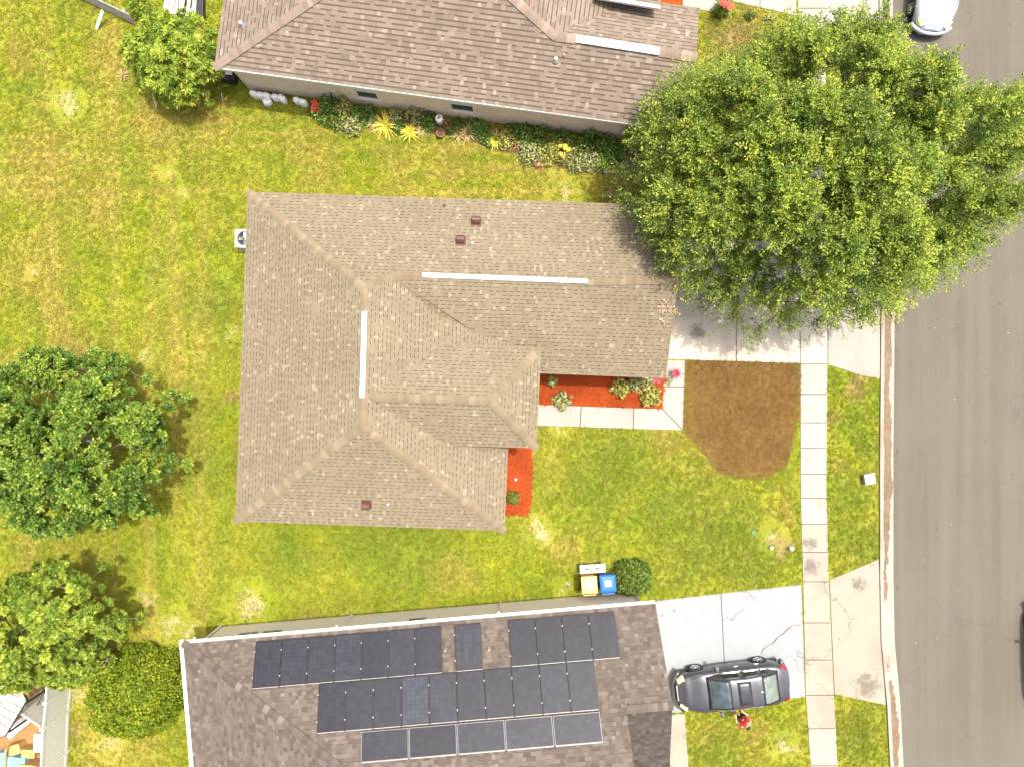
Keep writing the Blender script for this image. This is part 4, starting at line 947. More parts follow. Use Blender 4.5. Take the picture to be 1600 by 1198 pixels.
bushy('leafy bush behind the weathered timber fence', 212, 4, 17, 1.0, 600, (.16, .05), 'mango', 304, cat='bush', name='bush')
bushy('sparse bush overhanging the timber fence', 232, 20, 15, .9, 380, (.18, .045), 'mango', 305, cat='bush', name='bush')
rosette('dry brown grass clump at the edge of the back lawn', 190, 116, .36, 34, 'deadleaf', 306, .022, name='grass_clump')

# ------------------------------------------------------------------ vehicles
def ease(t): return t * t * (3 - 2 * t)
def tab(x, T):
    for (a, p), (b, q) in zip(T, T[1:]):
        if x <= b: return p + (q - p) * ease(max(0, min(1, (x - a) / (b - a))))
    return T[-1][1]
def sedan(name, label, loc, rz, body_mat, L=4.8, wd=1.82, cat='car', sunroof=True, detail=True, rear='rearglass'):
    root = tag(empty(name, loc, rz), label, cat); hw = wd / 2
    WID = [(-2.42, .60), (-2.25, .82), (-1.6, .97), (0, 1.0), (1.4, .965), (2.0, .83), (2.25, .62), (2.38, .40)]     # half width along the car
    TOP = [(-2.42, .62), (-2.34, .93), (-1.9, 1.0), (-1.3, 1.0), (.6, .97), (1.15, .95), (1.9, .82), (2.2, .70), (2.38, .50)]
    xs = list(np.linspace(-2.42, 2.38, 49)); v, f = [], []
    WH = (-1.36, 1.36); WR = .36
    def sect(x):
        w = hw * tab(x, WID); zt = tab(x, TOP); zb = .20
        zb2 = zb
        for c in WH:
            dx = abs(x - c)
            if dx < WR: zb2 = max(zb2, .30 + math.sqrt(WR * WR - dx * dx))
        crown = .045
        z1 = min(.30, zt - .1); zb2 = min(zb2, zt - .16)
        p = [(w * .93, zb2), (w * .985, max(zb2 + .03, .42)), (w * 1.0, max(zb2 + .06, .60)), (w * .985, max(zb2 + .09, zt - .14)), (w * .935, zt - .035), (w * .80, zt + crown * .3), (w * .45, zt + crown * .8), (0, zt + crown)]
        return p
    rows = [sect(x) for x in xs]; k = len(rows[0])
    for x, p in zip(xs, rows):
        for y, z in p: v.append((x, y, z))
        for y, z in p[-2::-1]: v.append((x, -y, z))
    m = 2 * k - 1
    for i in range(len(xs) - 1):
        for j in range(m - 1): f.append((i * m + j, i * m + j + 1, (i + 1) * m + j + 1, (i + 1) * m + j))
    f.append(tuple(range(m))); f.append(tuple(range(len(xs) * m - 1, len(xs) * m - m - 1, -1)))
    b = pydata('body', v, [q[::-1] for q in f], body_mat, root, True)
    es = b.modifiers.new('edges', 'EDGE_SPLIT'); es.split_angle = math.radians(48)
    MB().box((0, 0, .24), (4.3, wd * .86, .10)).build('underbody', M['black'], root)
    # cabin
    RF = [(-1.95, .985), (-1.05, 1.41), (-.45, 1.455), (.15, 1.43), (1.12, .965)]
    def rz_(x):
        if x <= -1.05: t = (x + 1.95) / .9; return .985 + (1.41 - .985) * math.sin(t * math.pi / 2) ** .92
        if x >= .12: t = (1.12 - x) / 1.0; return .965 + (1.43 - .965) * math.sin(max(0, t) * math.pi / 2) ** .95
        return tab(x, [(-1.05, 1.41), (-.45, 1.455), (.12, 1.43)])
    def cab(x, s, off=0):
        """s in -1..1 across: outer thirds are the side glass, the middle the roof"""
        zb = tab(x, TOP) - .02; zr = rz_(x); wb = hw * .90 * tab(x, [(-1.95, .80), (-1.2, .98), (.3, 1.0), (1.12, .86)]); g = max(0, (zr - zb)) / .48
        wr = wb - .21 * g; a = abs(s); sg = 1 if s >= 0 else -1
        if a > .6: t = (1 - a) / .4; y = wb + (wr - wb) * t ** 1.1; z = zb + (zr - .045 * g - zb) * t; n = Vector((0, sg, .45))
        else: t = a / .6; y = wr * t; z = zr - .045 * g * t ** 2.6; n = Vector(((.5 if x > .2 else -.45 if x < -1.05 else 0), 0, 1))
        p = Vector((x, sg * y, z)); return p + n.normalized() * off
    def patch(name_, xr, sr, mat, off, nx=8, ns=8, parent=None, taper=0):
        vv = []
        for i in range(nx + 1):
            for j in range(ns + 1):
                u = i / nx; s = sr[0] + (sr[1] - sr[0]) * j / ns
                x = xr[0] + (xr[1] - xr[0]) * u + taper * (abs(s) ** 2)
                vv.append(cab(x, s, off))
        ff = [(i * (ns + 1) + j, (i + 1) * (ns + 1) + j, (i + 1) * (ns + 1) + j + 1, i * (ns + 1) + j + 1) for i in range(nx) for j in range(ns)]
        o = pydata(name_, vv, ff, mat, parent or root, True); so = o.modifiers.new('t', 'SOLIDIFY'); so.thickness = .004; so.offset = 0; return o
    patch('cabin', (-1.95, 1.12), (-1, 1), body_mat, 0, 26, 26)
    patch('windscreen_seal', (.20, 1.10), (-.60, .60), M['black'], .003); patch('windscreen', (.27, 1.03), (-.545, .545), M['carglass'], .008, 10, 10)
    patch('rear_window_seal', (-1.88, -1.10), (-.60, .60), M['black'], .003); patch('rear_window', (-1.80, -1.17), (-.53, .53), M[rear], .008, 10, 10)
    for sg in (1, -1):
        for xr in ((-.30, .52), (-1.10, -.38), (-1.42, -1.15)): patch('side_window', xr, (sg * .93, sg * .66), M['darkglass'], .006, 5, 4)
        m_ = MB(); m_.tube([cab(x, sg * .965, .012) for x in np.linspace(-1.5, .75, 12)], .011, 5); m_.build('window_trim', M['chrome'], root)
        m_ = MB(); y = sg * hw * .97; m_.box((.62, sg * (hw + .06), .98), (.11, .20, .13)); m_.box((.60, sg * (hw - .03), .93), (.06, .12, .04)); mi = m_.build('mirror', body_mat, root, bevel=.025)
        MB().box((.557, sg * (hw + .07), .985), (.012, .15, .09)).build('mirror_glass', M['chrome'], mi)
        for x in (-.25, -1.12): MB().box((x, sg * (hw * .99 + .012), .80), (.17, .03, .03)).build('door_handle', M['chrome'], root, bevel=.008)
        for x in (.66, -.34, -1.22): MB().box((x, sg * hw * .997, .66), (.010, .012, .5)).build('door_seam', M['black'], root)
        for wi, x in enumerate(WH):
            w = empty('wheel', (x, sg * (hw - .11), .325)); w.parent = root; w.rotation_euler = (math.radians(-90 * sg), 0, 0)
            MB().lathe([(.20, -.10), (.30, -.105), (.325, -.07), (.325, .07), (.30, .105), (.225, .10), (.215, .06)], (0, 0, 0), 24).build('tyre', M['rubber'], w, True)
            r_ = MB(); r_.lathe([(.215, -.02), (.225, .085), (.205, .09), (.195, .03)], (0, 0, 0), 20)
            for q in range(6):
                a = q * math.pi / 3; r_.box((.11 * math.cos(a), .11 * math.sin(a), .07), (.20, .052, .03), Matrix.Rotation(a, 3, 'Z'))
            r_.lathe([(.05, .06), (.05, .10), (.02, .105)], (0, 0, 0), 10); r_.build('rim', M['rim'], w)
        # lamps follow the wing curve
        hl = MB(); 
        pts = [(1.98, .60), (2.08, .55), (2.17, .48), (2.25, .40)]
        vv = []
        for x, q in pts:
            w_ = hw * tab(x, WID); zt = tab(x, TOP)
            vv += [(x + .02, sg * (w_ + .01), zt - .12), (x + .012, sg * w_ * .965, zt - .015), (x - .02, sg * w_ * .74, zt + .035)]
        ff = [(i * 3 + j, i * 3 + j + 1, i * 3 + j + 4, i * 3 + j + 3) for i in range(3) for j in range(2)]
        o = pydata('headlight', vv, ff if sg < 0 else [q[::-1] for q in ff], M['amber'], root); so = o.modifiers.new('t', 'SOLIDIFY'); so.thickness = .02
        vv = []
        for x in (-2.10, -2.22, -2.32):
            w_ = hw * tab(x, WID); zt = tab(x, TOP); vv += [(x - .01, sg * (w_ + .006), zt - .20), (x - .01, sg * w_ * .985, zt - .05), (x - .005, sg * w_ * .86, zt + .008)]
        ff = [(i * 3 + j, i * 3 + j + 1, i * 3 + j + 4, i * 3 + j + 3) for i in range(2) for j in range(2)]
        o = pydata('taillight', vv, ff, M['red'], root); so = o.modifiers.new('t', 'SOLIDIFY'); so.thickness = .02
        m_ = MB(); m_.tube([(x, sg * hw * tab(x, WID) * q, tab(x, TOP) + .035) for x, q in ((2.05, .70), (1.7, .78), (1.3, .84), (1.0, .87))], .008, 5); m_.build('bonnet_seam', M['black'], root)
    m_ = MB(); m_.tube([(2.08, y, tab(2.08, TOP) + .03) for y in np.linspace(-.5, .5, 7)], .010, 5); m_.build('bonnet_seam', M['black'], root)
    g_ = MB(); g_.box((2.30, 0, .60), (.06, .66, .10)); g_.build('grille', M['chrome'], root, bevel=.02)
    g_ = MB()
    for sx, yy in ((1, np.linspace(-.86, .86, 13)),):
        g_.tube([(2.42 - .34 * abs(y / .86) ** 2.6, y, .46) for y in yy], .085, 8)
    g_.build('front_bumper', body_mat, root, True)
    g_ = MB(); g_.tube([(-2.44 + .26 * abs(y / .86) ** 2.6, y, .50) for y in np.linspace(-.84, .84, 13)], .09, 8); g_.build('rear_bumper', body_mat, root, True)
    for sg in (-.35, .25): MB().tube([(1.06, sg - .25, 1.015), (1.0, sg + .3, 1.045)], .010, 5).build('wiper', M['black'], root)
    if sunroof: patch('sunroof', (-.62, -.06), (-.50, .50), M['darkglass'], .007, 4, 6)
    MB().tube([(-1.02, 0, 1.42), (-1.10, 0, 1.48)], [.035, .008], 6).build('aerial', M['label'], root)
    return root
hd = Vector((-.9926, -.1218)); rz = math.atan2(hd.y, hd.x)
sedan('car', 'dark grey sedan with sunroof parked on the pale lower driveway', (9.31, -12.86, .036), rz, M['carpaint'])
sedan('car', 'pale blue vehicle parked on the street, only its bonnet in view', (18.15, 17.35, .006), math.radians(-97), M['bluepaint'], sunroof=False)
sedan('car', 'dark car on the street cut off by the picture edge', (23.12, -11.6, .006), math.radians(92), M['darkpaint'], sunroof=False)

# ------------------------------------------------------------------ person beside the car
def person(label, loc, rz):
    root = tag(empty('person', loc, rz), label, 'person')
    def skin(name, J, E, mat, parent, lv=2):
        me = bpy.data.meshes.new(name); me.from_pydata([j[0] for j in J], E, []); o = link(bpy.data.objects.new(name, me), parent); me.materials.append(mat)
        sk = o.modifiers.new('skin', 'SKIN'); sk.use_smooth_shade = True
        for i, j in enumerate(J):
            d = me.skin_vertices[0].data[i]; r = j[1]; d.radius = (r, r) if not hasattr(r, '__len__') else r; d.use_root = i == 0
        su = o.modifiers.new('sub', 'SUBSURF'); su.levels = lv; su.render_levels = lv
        return o
    # faces +x; z up; leaning a little toward the car window
    J = [((0, 0, .92), (.13, .15)), ((.0, 0, 1.05), (.115, .14)), ((.01, 0, 1.22), (.12, .16)), ((.01, 0, 1.36), (.10, .15)), ((.02, 0, 1.44), .052), ((.04, 0, 1.50), .05), ((.05, 0, 1.56), (.085, .072)), ((.045, 0, 1.64), (.095, .078)), ((.035, 0, 1.70), (.06, .055))]
    E = [(i, i + 1) for i in range(8)]
    def chain(p, pts):
        k = p
        for q in pts: J.append(q); E.append((k, len(J) - 1)); k = len(J) - 1
        return k
    hands = []
    for s in (1, -1):
        chain(0, [((0, s * .09, .84), .085), ((.01, s * .11, .66), .075), ((.02, s * .115, .48), .056), ((0, s * .12, .28), .052), ((-.01, s * .12, .09), .036), ((.06, s * .125, .04), .038), ((.15, s * .13, .03), .030)])
        far = .26 if s > 0 else .16
        k = chain(3, [((.01, s * .17, 1.37), .058), ((.04, s * .235, 1.24), .046), ((.07, s * .25, 1.10), .038), ((.18, s * .22, 1.06), .034), ((.26, s * .17, 1.06), .024), ((.30, s * .16, 1.06), (.016, .034)), ((.34, s * .155, 1.055), (.014, .036))])
        hands.append((.34, s * .155, 1.055, s))
    skin('body', J, E, M['skin'], root)
    for hx, hy, hz, s in hands:
        for q, (dy, ln) in enumerate(((.03, .065), (.010, .075), (-.010, .07), (-.03, .055))):
            skin('finger', [((hx, hy + dy, hz), .009), ((hx + ln * .5, hy + dy * 1.1, hz + .004), .0085), ((hx + ln, hy + dy * 1.15, hz - .012), .007)], [(0, 1), (1, 2)], M['skin'], root, 1)
        skin('finger', [((hx - .035, hy - s * .02, hz), .011), ((hx - .01, hy - s * .055, hz + .006), .010), ((hx + .025, hy - s * .065, hz), .008)], [(0, 1), (1, 2)], M['skin'], root, 1)
    S = [((0, 0, .90), (.15, .175)), ((0, 0, 1.05), (.135, .165)), ((.01, 0, 1.22), (.14, .185)), ((.01, 0, 1.35), (.122, .18)), ((.015, 0, 1.42), (.075, .09))]
    SE_ = [(0, 1), (1, 2), (2, 3), (3, 4)]
    for s in (1, -1):
        S += [((.015, s * .18, 1.37), .078), ((.04, s * .235, 1.25), .068)]; SE_ += [(3, len(S) - 2), (len(S) - 2, len(S) - 1)]
    skin('shirt', S, SE_, M['shirt'], root)
    MB().add([(.155, -.05, 1.20), (.155, .05, 1.20), (.150, .05, 1.29), (.150, -.05, 1.29)], [(0, 1, 2, 3)]).build('shirt_print', M['label'], root)
    T_ = [((0, 0, .93), (.14, .165)), ((0, 0, .86), (.13, .155))]; TE = [(0, 1)]
    for s in (1, -1):
        T_ += [((0, s * .10, .76), .105), ((.01, s * .115, .62), .092), ((.02, s * .12, .46), .08)]; TE += [(1, len(T_) - 3), (len(T_) - 3, len(T_) - 2), (len(T_) - 2, len(T_) - 1)]
    skin('shorts', T_, TE, M['cloth'], root)
    skin('hair', [((.0, 0, 1.60), (.07, .075)), ((.015, 0, 1.67), (.098, .086)), ((.02, 0, 1.735), (.055, .05))], [(0, 1), (1, 2)], M['hair'], root)
    for s in (1, -1):
        MB().lathe([(.006, -.004), (.010, 0), (.004, .004)], (.132, s * .032, 1.615), 8).build('eye', M['black'], root)
        MB().box((.045, s * .083, 1.605), (.035, .016, .055)).build('ear', M['skin'], root, bevel=.006)
        MB().box((.06, s * .125, .035), (.26, .095, .07)).build('shoe', M['shoe'], root, bevel=.025)
    MB().add([(.125, 0, 1.62), (.158, 0, 1.585), (.13, .018, 1.58), (.13, -.018, 1.58)], [(0, 2, 1), (0, 1, 3), (1, 2, 3)]).build('nose', M['skin'], root)
    MB().box((.128, 0, 1.552), (.012, .045, .010)).build('mouth', M['brown'], root)
    return root
_pp = person('person in a red shirt and black shorts standing at the side of the grey car', (9.70, -14.12, .0), math.radians(122)); _pp.scale = (1.08, 1.12, 1.02)

# ------------------------------------------------------------------ small things around the houses
def Rz(a): return Matrix.Rotation(a, 3, 'Z')
# air conditioner
ac = tag(empty('air_conditioner', (-11.33, 6.12, 0), math.radians(-2)), 'pale grey air conditioning unit standing against the middle house', 'air conditioner')
MB().box((0, 0, .03), (.9, .9, .10)).build('pad', M['conc'], ac)
cs = MB()
for a in (-1, 1):
    cs.box((a * .36, 0, .44), (.03, .75, .72)); cs.box((0, a * .36, .44), (.69, .03, .72))
cs.build('casing', M['lightgrey'], ac)
tp = MB(); n = 24
vv = []; sq = []
for k in range(n):
    a = 2 * math.pi * k / n; c, s = math.cos(a), math.sin(a); q = .385 / max(abs(c), abs(s)); q = min(q, .47)
    vv += [(c * q, s * q, .80), (c * .30, s * .30, .83), (c * .29, s * .29, .70)]
tp.add(vv, [(3 * k + j, 3 * ((k + 1) % n) + j, 3 * ((k + 1) % n) + j + 1, 3 * k + j + 1) for k in range(n) for j in range(2)]); tp.build('top', M['lightgrey'], ac)
gr = MB()
for q in range(1, 6): gr.tube([(math.cos(k * math.pi / 8) * .055 * q, math.sin(k * math.pi / 8) * .055 * q, .82) for k in range(17)], .005, 4, False)
for k in range(6): gr.box((.15 * math.cos(k * math.pi / 3), .15 * math.sin(k * math.pi / 3), .82), (.30, .01, .01), Rz(k * math.pi / 3))
gr.build('fan_guard', M['black'], ac)
fn = MB(); fn.lathe([(.08, .66), (.08, .74), (.03, .75)], (0, 0, 0), 12)
for k in range(4): fn.box((.17 * math.cos(k * 1.571), .17 * math.sin(k * 1.571), .70), (.2, .13, .012), Rz(k * 1.571) @ Matrix.Rotation(.4, 3, 'X'))
fn.build('fan', M['grey'], ac); MB().box((0, 0, .40), (.66, .66, .5)).build('coil', M['black'], ac)

# wheelie bins
def bin_(label, px, py, mat, rz, lidmat=None):
    w = W(px, py, 1.05); root = tag(empty('wheelie_bin', (w.x, w.y, 0), rz), label, 'bin', 'wheelie bins by the lower house')
    b = MB(); b.add([(-.25, -.27, .06), (.25, -.27, .06), (.25, .24, .06), (-.25, .24, .06), (-.31, -.33, 1.0), (.31, -.33, 1.0), (.31, .33, 1.0), (-.31, .33, 1.0)], [(3, 2, 1, 0), (0, 1, 5, 4), (1, 2, 6, 5), (2, 3, 7, 6), (3, 0, 4, 7), (4, 5, 6, 7)])
    b.build('body', mat, root, bevel=.03)
    l = MB(); l.add([(-.34, -.36, 1.0), (.34, -.36, 1.0), (.34, .37, 1.0), (-.34, .37, 1.0), (-.33, -.35, 1.05), (.33, -.35, 1.05), (.33, .36, 1.05), (-.33, .36, 1.05), (-.26, -.24, 1.09), (.26, -.24, 1.09), (.24, .28, 1.10), (-.24, .28, 1.10)],
                    [(3, 2, 1, 0), (0, 1, 5, 4), (1, 2, 6, 5), (2, 3, 7, 6), (3, 0, 4, 7), (4, 5, 9, 8), (5, 6, 10, 9), (6, 7, 11, 10), (7, 4, 8, 11), (8, 9, 10, 11)])
    lid = l.build('lid', lidmat or mat, root, bevel=.015)
    MB().box((0, .04, 1.103), (.26, .25, .008)).build('lid_label', M['label'], lid)
    h = MB(); h.tube([(-.26, -.37, .93), (-.26, -.43, .97), (.26, -.43, .97), (.26, -.37, .93)], .02, 6); h.build('handle', mat, root)
    for s in (-1, 1): MB().box((s * .13, -.365, 1.02), (.12, .04, .05)).build('hinge', M['black'], root)
    for s in (-1, 1):
        wh = MB(); wh.tube([(s * .25, -.27, .12), (s * .32, -.27, .12)], .12, 14); wh.build('wheel', M['rubber'], root)
    return root
bin_('tan yellow wheelie bin with white label beside the blue one', 921, 914, M['yellowbin'], math.radians(4))
bin_('bright blue wheelie bin touching the round bush', 950, 912, M['bluebin'], math.radians(5))
pb = W(926, 888, .5); pr = tag(empty('plastic_bench', (pb.x, pb.y, 0), math.radians(4)), 'weathered grey plastic bench behind the two bins', 'bench')
for k in range(3): MB().box((0, -.13 + .13 * k, .5), (1.1, .115, .03)).build('plank', M['wood'], pr, bevel=.006)
for s in (-1, 1):
    MB().box((s * .42, 0, .25), (.06, .34, .47)).build('leg', M['wood'], pr)
for s in (-.25, .2): MB().box((s, 0, .523), (.2, .04, .02)).build('handle_slot', M['black'], pr)

# white bags along the tan wall
bags = [(397, 146, .13, .44, 'first white bag from the house corner by the tan wall', 0), (407, 148, .13, .42, 'second white bag from the house corner by the tan wall', .1), (417, 149, .13, .42, 'white bag behind the round one by the wall', -.1),
        (418, 158, .15, .30, 'round white bag lying in front of the row', .5), (430, 151, .12, .42, 'crumpled white bag in the middle of the row', .3), (441, 153, .15, .40, 'white bag slumped to one side past the middle', -.4), (464, 156, .12, .42, 'grey white bag left of the last one by the tap', .1), (474, 159, .13, .44, 'last white bag of the row beside the red hibiscus', 0)]
for i, (px, py, r, h, lab, a) in enumerate(bags):
    r *= 1.12; h *= 1.25; w = W(px, py, h * .6); rr_ = random.Random(i + 40); root = tag(empty('bag', (w.x, w.y - .04, 0), a - .13), lab, 'bag', 'white bags along the tan wall')
    prof = [(.85, 0), (1.0, .10), (1.02, .4), (.98, .78), (.9, .93), (.55, .99)]; m = MB(); v = []; k = 12
    for q, z in prof:
        for j in range(k):
            t = 2 * math.pi * j / k; n = 1 + rr_.uniform(-.10, .10); ex = 1 / max(abs(math.cos(t)), abs(math.sin(t))) ** .9
            v.append((math.cos(t) * r * q * n * ex * 1.05, math.sin(t) * r * q * n * ex * .75, z * h * rr_.uniform(.95, 1.04)))
    m.add(v, [(i_ * k + j, i_ * k + (j + 1) % k, (i_ + 1) * k + (j + 1) % k, (i_ + 1) * k + j) for i_ in range(5) for j in range(k)] + [tuple(range(k - 1, -1, -1)), tuple(range(5 * k, 6 * k))])
    m.build('sack', M['bag'], root, True)
    t_ = MB(); t_.tube([(0, 0, h * .92), (.02, .01, h * 1.0), (.05, .03, h * 1.08)], [r * .3, r * .12, r * .28], 8); t_.build('tied_top', M['bag'], root, True)
# pots
def pot(label, px, py, r, h, mat, top='bed', cat='pot'):
    w = W(px, py, h); root = tag(empty('plant_pot', (w.x, w.y, .0)), label, cat)
    MB().lathe([(r * .7, .0), (r * .98, h * .85), (r * 1.08, h * .86), (r * 1.08, h), (r * .92, h), (r * .9, h * .86), (.01, h * .85)], (0, 0, 0), 16).build('pot', mat, root)
    MB().lathe([(r * .88, h * .86), (r * .5, h * .90), (.02, h * .92)], (0, 0, 0), 12).build('soil', M[top], root)
    return root
pot('empty brown plant pot on the lawn edge of the flower bed', 688, 208, .17, .28, M['terracotta'])
pot('small terracotta pot near the wall between the windows', 631, 188, .13, .22, M['terracotta'])
w = W(686, 185, .45); st = tag(empty('garden_stool', (w.x, w.y, 0)), 'round white garden stool with a black mark by the tan wall', 'stool')
MB().lathe([(.13, 0), (.17, .2), (.15, .42), (.165, .44), (.165, .46), (.03, .465)], (0, 0, 0), 18).build('seat', M['label'], st, True)
mk = MB(); mk.box((0, 0, .4672), (.17, .035, .004), Rz(.6)); mk.box((.0, .035, .4677), (.035, .12, .004), Rz(.3)); mk.build('mark', M['black'], st)
for k in range(3): MB().tube([(.12 * math.cos(k * 2.09), .12 * math.sin(k * 2.09), 0), (.19 * math.cos(k * 2.09), .19 * math.sin(k * 2.09), .3)], .012, 5).build('leg', M['white'], st)
for nm, lab, px, py, r, h, mt in (('cleanout_pipe', 'white cleanout pipe cap standing in the red mulch', 806, 749, .055, .12, 'label'), ('cleanout_pipe', 'white cleanout pipe farther from the sidewalk on bare sand', 1206, 856, .07, .18, 'label'), ('cleanout_pipe', 'white cleanout pipe right beside the sidewalk edge', 1238, 857, .085, .30, 'label'), ('valve_lid', 'round green valve lid set in the front lawn', 1178, 832, .11, .05, 'green')):
    w = W(px, py, h); root = tag(empty(nm, (w.x, w.y, 0)), lab, 'pipe' if 'pipe' in nm else 'lid')
    MB().lathe([(r * .85, -.03), (r * .85, h * .7)], (0, 0, 0), 14).build('pipe', M['lightgrey'] if mt == 'label' else M['black'], root)
    MB().lathe([(r, h * .7), (r, h * .95), (r * .85, h), (.01, h + .004)], (0, 0, 0), 14).build('cap', M[mt], root)
w = W(1360, 748, .35); ub = tag(empty('utility_box', (w.x, w.y, 0), math.radians(12)), 'white topped utility box on the grass by the kerb', 'utility box')
MB().box((0, 0, .13), (.40, .40, .30)).build('body', M['grey'], ub, bevel=.01); MB().box((0, 0, .31), (.44, .43, .06)).build('lid', M['white'], ub, bevel=.012)
MB().box((0, -.218, .25), (.08, .012, .06)).build('latch', M['black'], ub)
# fallen dry twigs on the garage roof
tw = W(1040, 488, 3.5); hp, hn = hit(tm, 1038, 490)
fb_ = tag(empty('fallen_branch', tuple(hp)), 'dry fallen branch with brown leaves lying on the garage roof', 'branch')
r3 = random.Random(9); m = MB(); lv_c, lv_d = [], []
Rt = hn.to_track_quat('Z', 'Y').to_matrix()
for k in range(11):
    a = r3.uniform(0, 6.28); L = r3.uniform(.2, .6); s = Vector((r3.gauss(0, .12), r3.gauss(0, .3), .03)); d = Vector((math.cos(a), math.sin(a), .05)) * L
    m.tube([Rt @ s, Rt @ (s + d * .5 + Vector((.02, .03, .03))), Rt @ (s + d)], [.010, .008, .005], 5)
    for q in range(5): lv_c.append(tuple(Rt @ (s + d * r3.random() + Vector((r3.gauss(0, .05), r3.gauss(0, .05), .03))))); lv_d.append((r3.gauss(0, 1), r3.gauss(0, 1), .1))
m.build('twig', M['twig'], fb_)
v, f = leaves(np.array(lv_c), np.array(lv_d), np.tile([0, 0, 1.0], (len(lv_c), 1)), np.full(len(lv_c), .09), np.full(len(lv_c), .04)); np_mesh('leaves', v, f, M['deadleaf'], fb_, RNG.random(len(lv_c)))
# stakes, boards, timber
def stick(nm, lab, a, b, r, mat, cat):
    a, b = Vector(a), Vector(b); root = tag(empty(nm, tuple(a)), lab, cat); d = b - a
    MB().tube([(0, 0, -.03), tuple(d * .5 + Vector((.01, .01, 0))), tuple(d)], [r, r * .95, r * .85], 7).build('shaft', mat, root); return root
stick('wooden_stake', 'pale wooden stake leaning under the small mango-like tree', W(244, 170), W(238, 146, .9), .03, M['palewood'], 'stake')
stick('wooden_stake', 'thin pale stake in the grass by the brown house corner', W(348, 160), W(346, 146, .6), .018, M['palewood'], 'stake')
fe = tag(empty('timber_fence', tuple(W(165, 14))), 'weathered grey timber fence leaning at the top of the back lawn', 'fence')
fa, fbv = W(118, -6), W(214, 40); d = (fbv - fa); L = d.length; d.normalize(); o0 = Vector(fe.location)
Rf = Matrix(((d.x, -d.y, 0), (d.y, d.x, 0), (0, 0, 1)))
for k in range(6):
    c = fa + d * (L * .5) - o0 + Vector((0, 0, .10 + .115 * k)); MB().box(c + Rf @ Vector((0, .02 * k, 0)), (L, .03, .10), Rf @ Matrix.Rotation(-.15, 3, 'X')).build('plank', M['wood'], fe)
for t in (.12, .5, .9): MB().box(fa + d * (L * t) - o0 + Rf @ Vector((0, .17, .35)), (.09, .09, .75), Rf).build('post', M['wood'], fe)
bd = tag(empty('loose_board', tuple(W(151, 46))), 'single pale board leaning on the timber fence', 'board')
q = W(161, 18, .6) - W(151, 46); MB().box(q * .5 + Vector((0, 0, .02)), (.16, q.length, .035), q.to_track_quat('Y', 'Z').to_matrix()).build('plank', M['palewood'], bd)
BN = ['first', 'second', 'third', 'fourth', 'fifth', 'sixth']
for k, x in enumerate((258, 267, 274, 283, 293, 302)):
    a = W(x, 18 + (k % 3) * 3, .3); lab = f'{BN[k]} long timber board from the bush side in the pile by the brown house'
    b_ = tag(empty('timber_board', (a.x, a.y, .0)), lab, 'board', 'timber pile by the brown house')
    MB().box((.12, 1.2, .22 + .03 * (k % 2)), ((.17, .22, .12, .2, .12, .18)[k], 2.6, .045), Rz(-.13)).build('plank', M[('white', 'palewood', 'wood', 'white', 'palewood', 'wood')[k]], b_)
    MB().box((.06, .2, .1), (.10, .09, .2)).build('bearer', M['wood'], b_)
w = W(312, 12, .3); tb = tag(empty('storage_tub', (w.x, w.y, 0)), 'black plastic tub beside the timber pile', 'tub')
MB().prism([(-.14, -.55), (.14, -.55), (.14, .55), (-.14, .55)], 0, .32, -.04).build('body', M['black'], tb, bevel=.02)
w = W(356, 117, .4); hb = tag(empty('storage_bin', (w.x, w.y, 0), -.14), 'dark bin with white lid tucked behind the brown house corner', 'bin')
MB().box((0, 0, .22), (.62, .5, .44)).build('body', M['black'], hb, bevel=.02); MB().box((-.05, .12, .46), (.5, .28, .05), Matrix.Rotation(.15, 3, 'X')).build('lid', M['white'], hb, bevel=.015)
ed = tag(empty('bed_edging', tuple(W(962, 270))), 'short pale stone edging at the end of the flower bed', 'edging')
for k in range(4): MB().box((-.42 + .28 * k, -.01 * k, .05), (.26, .11, .14), Rz(-.03)).build('stone', M['conc'], ed, bevel=.015)

# white vinyl fence of the corner yard
vf = tag(empty('vinyl_fence', tuple(W(107, 1130))), 'white vinyl privacy fence around the corner yard', 'fence')
o0 = Vector(vf.location)
def vinyl(p, q, npk, h=1.8):
    p, q = Vector(p), Vector(q); d = q - p; L = d.length; d.normalize(); R_ = Matrix(((d.x, -d.y, 0), (d.y, d.x, 0), (0, 0, 1))); c = (p + q) / 2 - o0
    c.z = 0
    MB().box(c + Vector((0, 0, h - .05)), (L, .055, .14), R_).build('rail', M['offwhite'], vf); MB().box(c + Vector((0, 0, .14)), (L, .055, .16), R_).build('rail', M['offwhite'], vf)
    wpk = L / npk
    me = None
    for k in range(npk):
        cc = p + d * (wpk * (k + .5)) - o0; cc.z = h / 2
        if me is None: ob = MB().box((0, 0, 0), (wpk - .012, .026, h - .2)).build('picket', M['offwhite'], vf); me = ob.data
        else: ob = link(bpy.data.objects.new('picket', me), vf)
        ob.matrix_local = Matrix.Translation(cc) @ R_.to_4x4()
fx = [W(116, 1030), W(114, 1068), W(109.5, 1107), W(106.5, 1172), W(103, 1240)]
fx = [Vector((p.x, p.y, 0)) for p in fx]
for p in fx:
    m = MB(); m.box(p - o0 + Vector((0, 0, .93)), (.13, .13, 1.9)); po = m.build('post', M['offwhite'], vf)
    MB().add([tuple(p - o0 + Vector((a * .08, b * .08, 1.88))) for a, b in ((-1, -1), (1, -1), (1, 1), (-1, 1))] + [tuple(p - o0 + Vector((0, 0, 1.96)))], [(0, 1, 4), (1, 2, 4), (2, 3, 4), (3, 0, 4), (3, 2, 1, 0)]).build('post_cap', M['offwhite'], po)
for a, b in zip(fx, fx[1:]): vinyl(a, b, max(4, round((b - a).length / .15)))
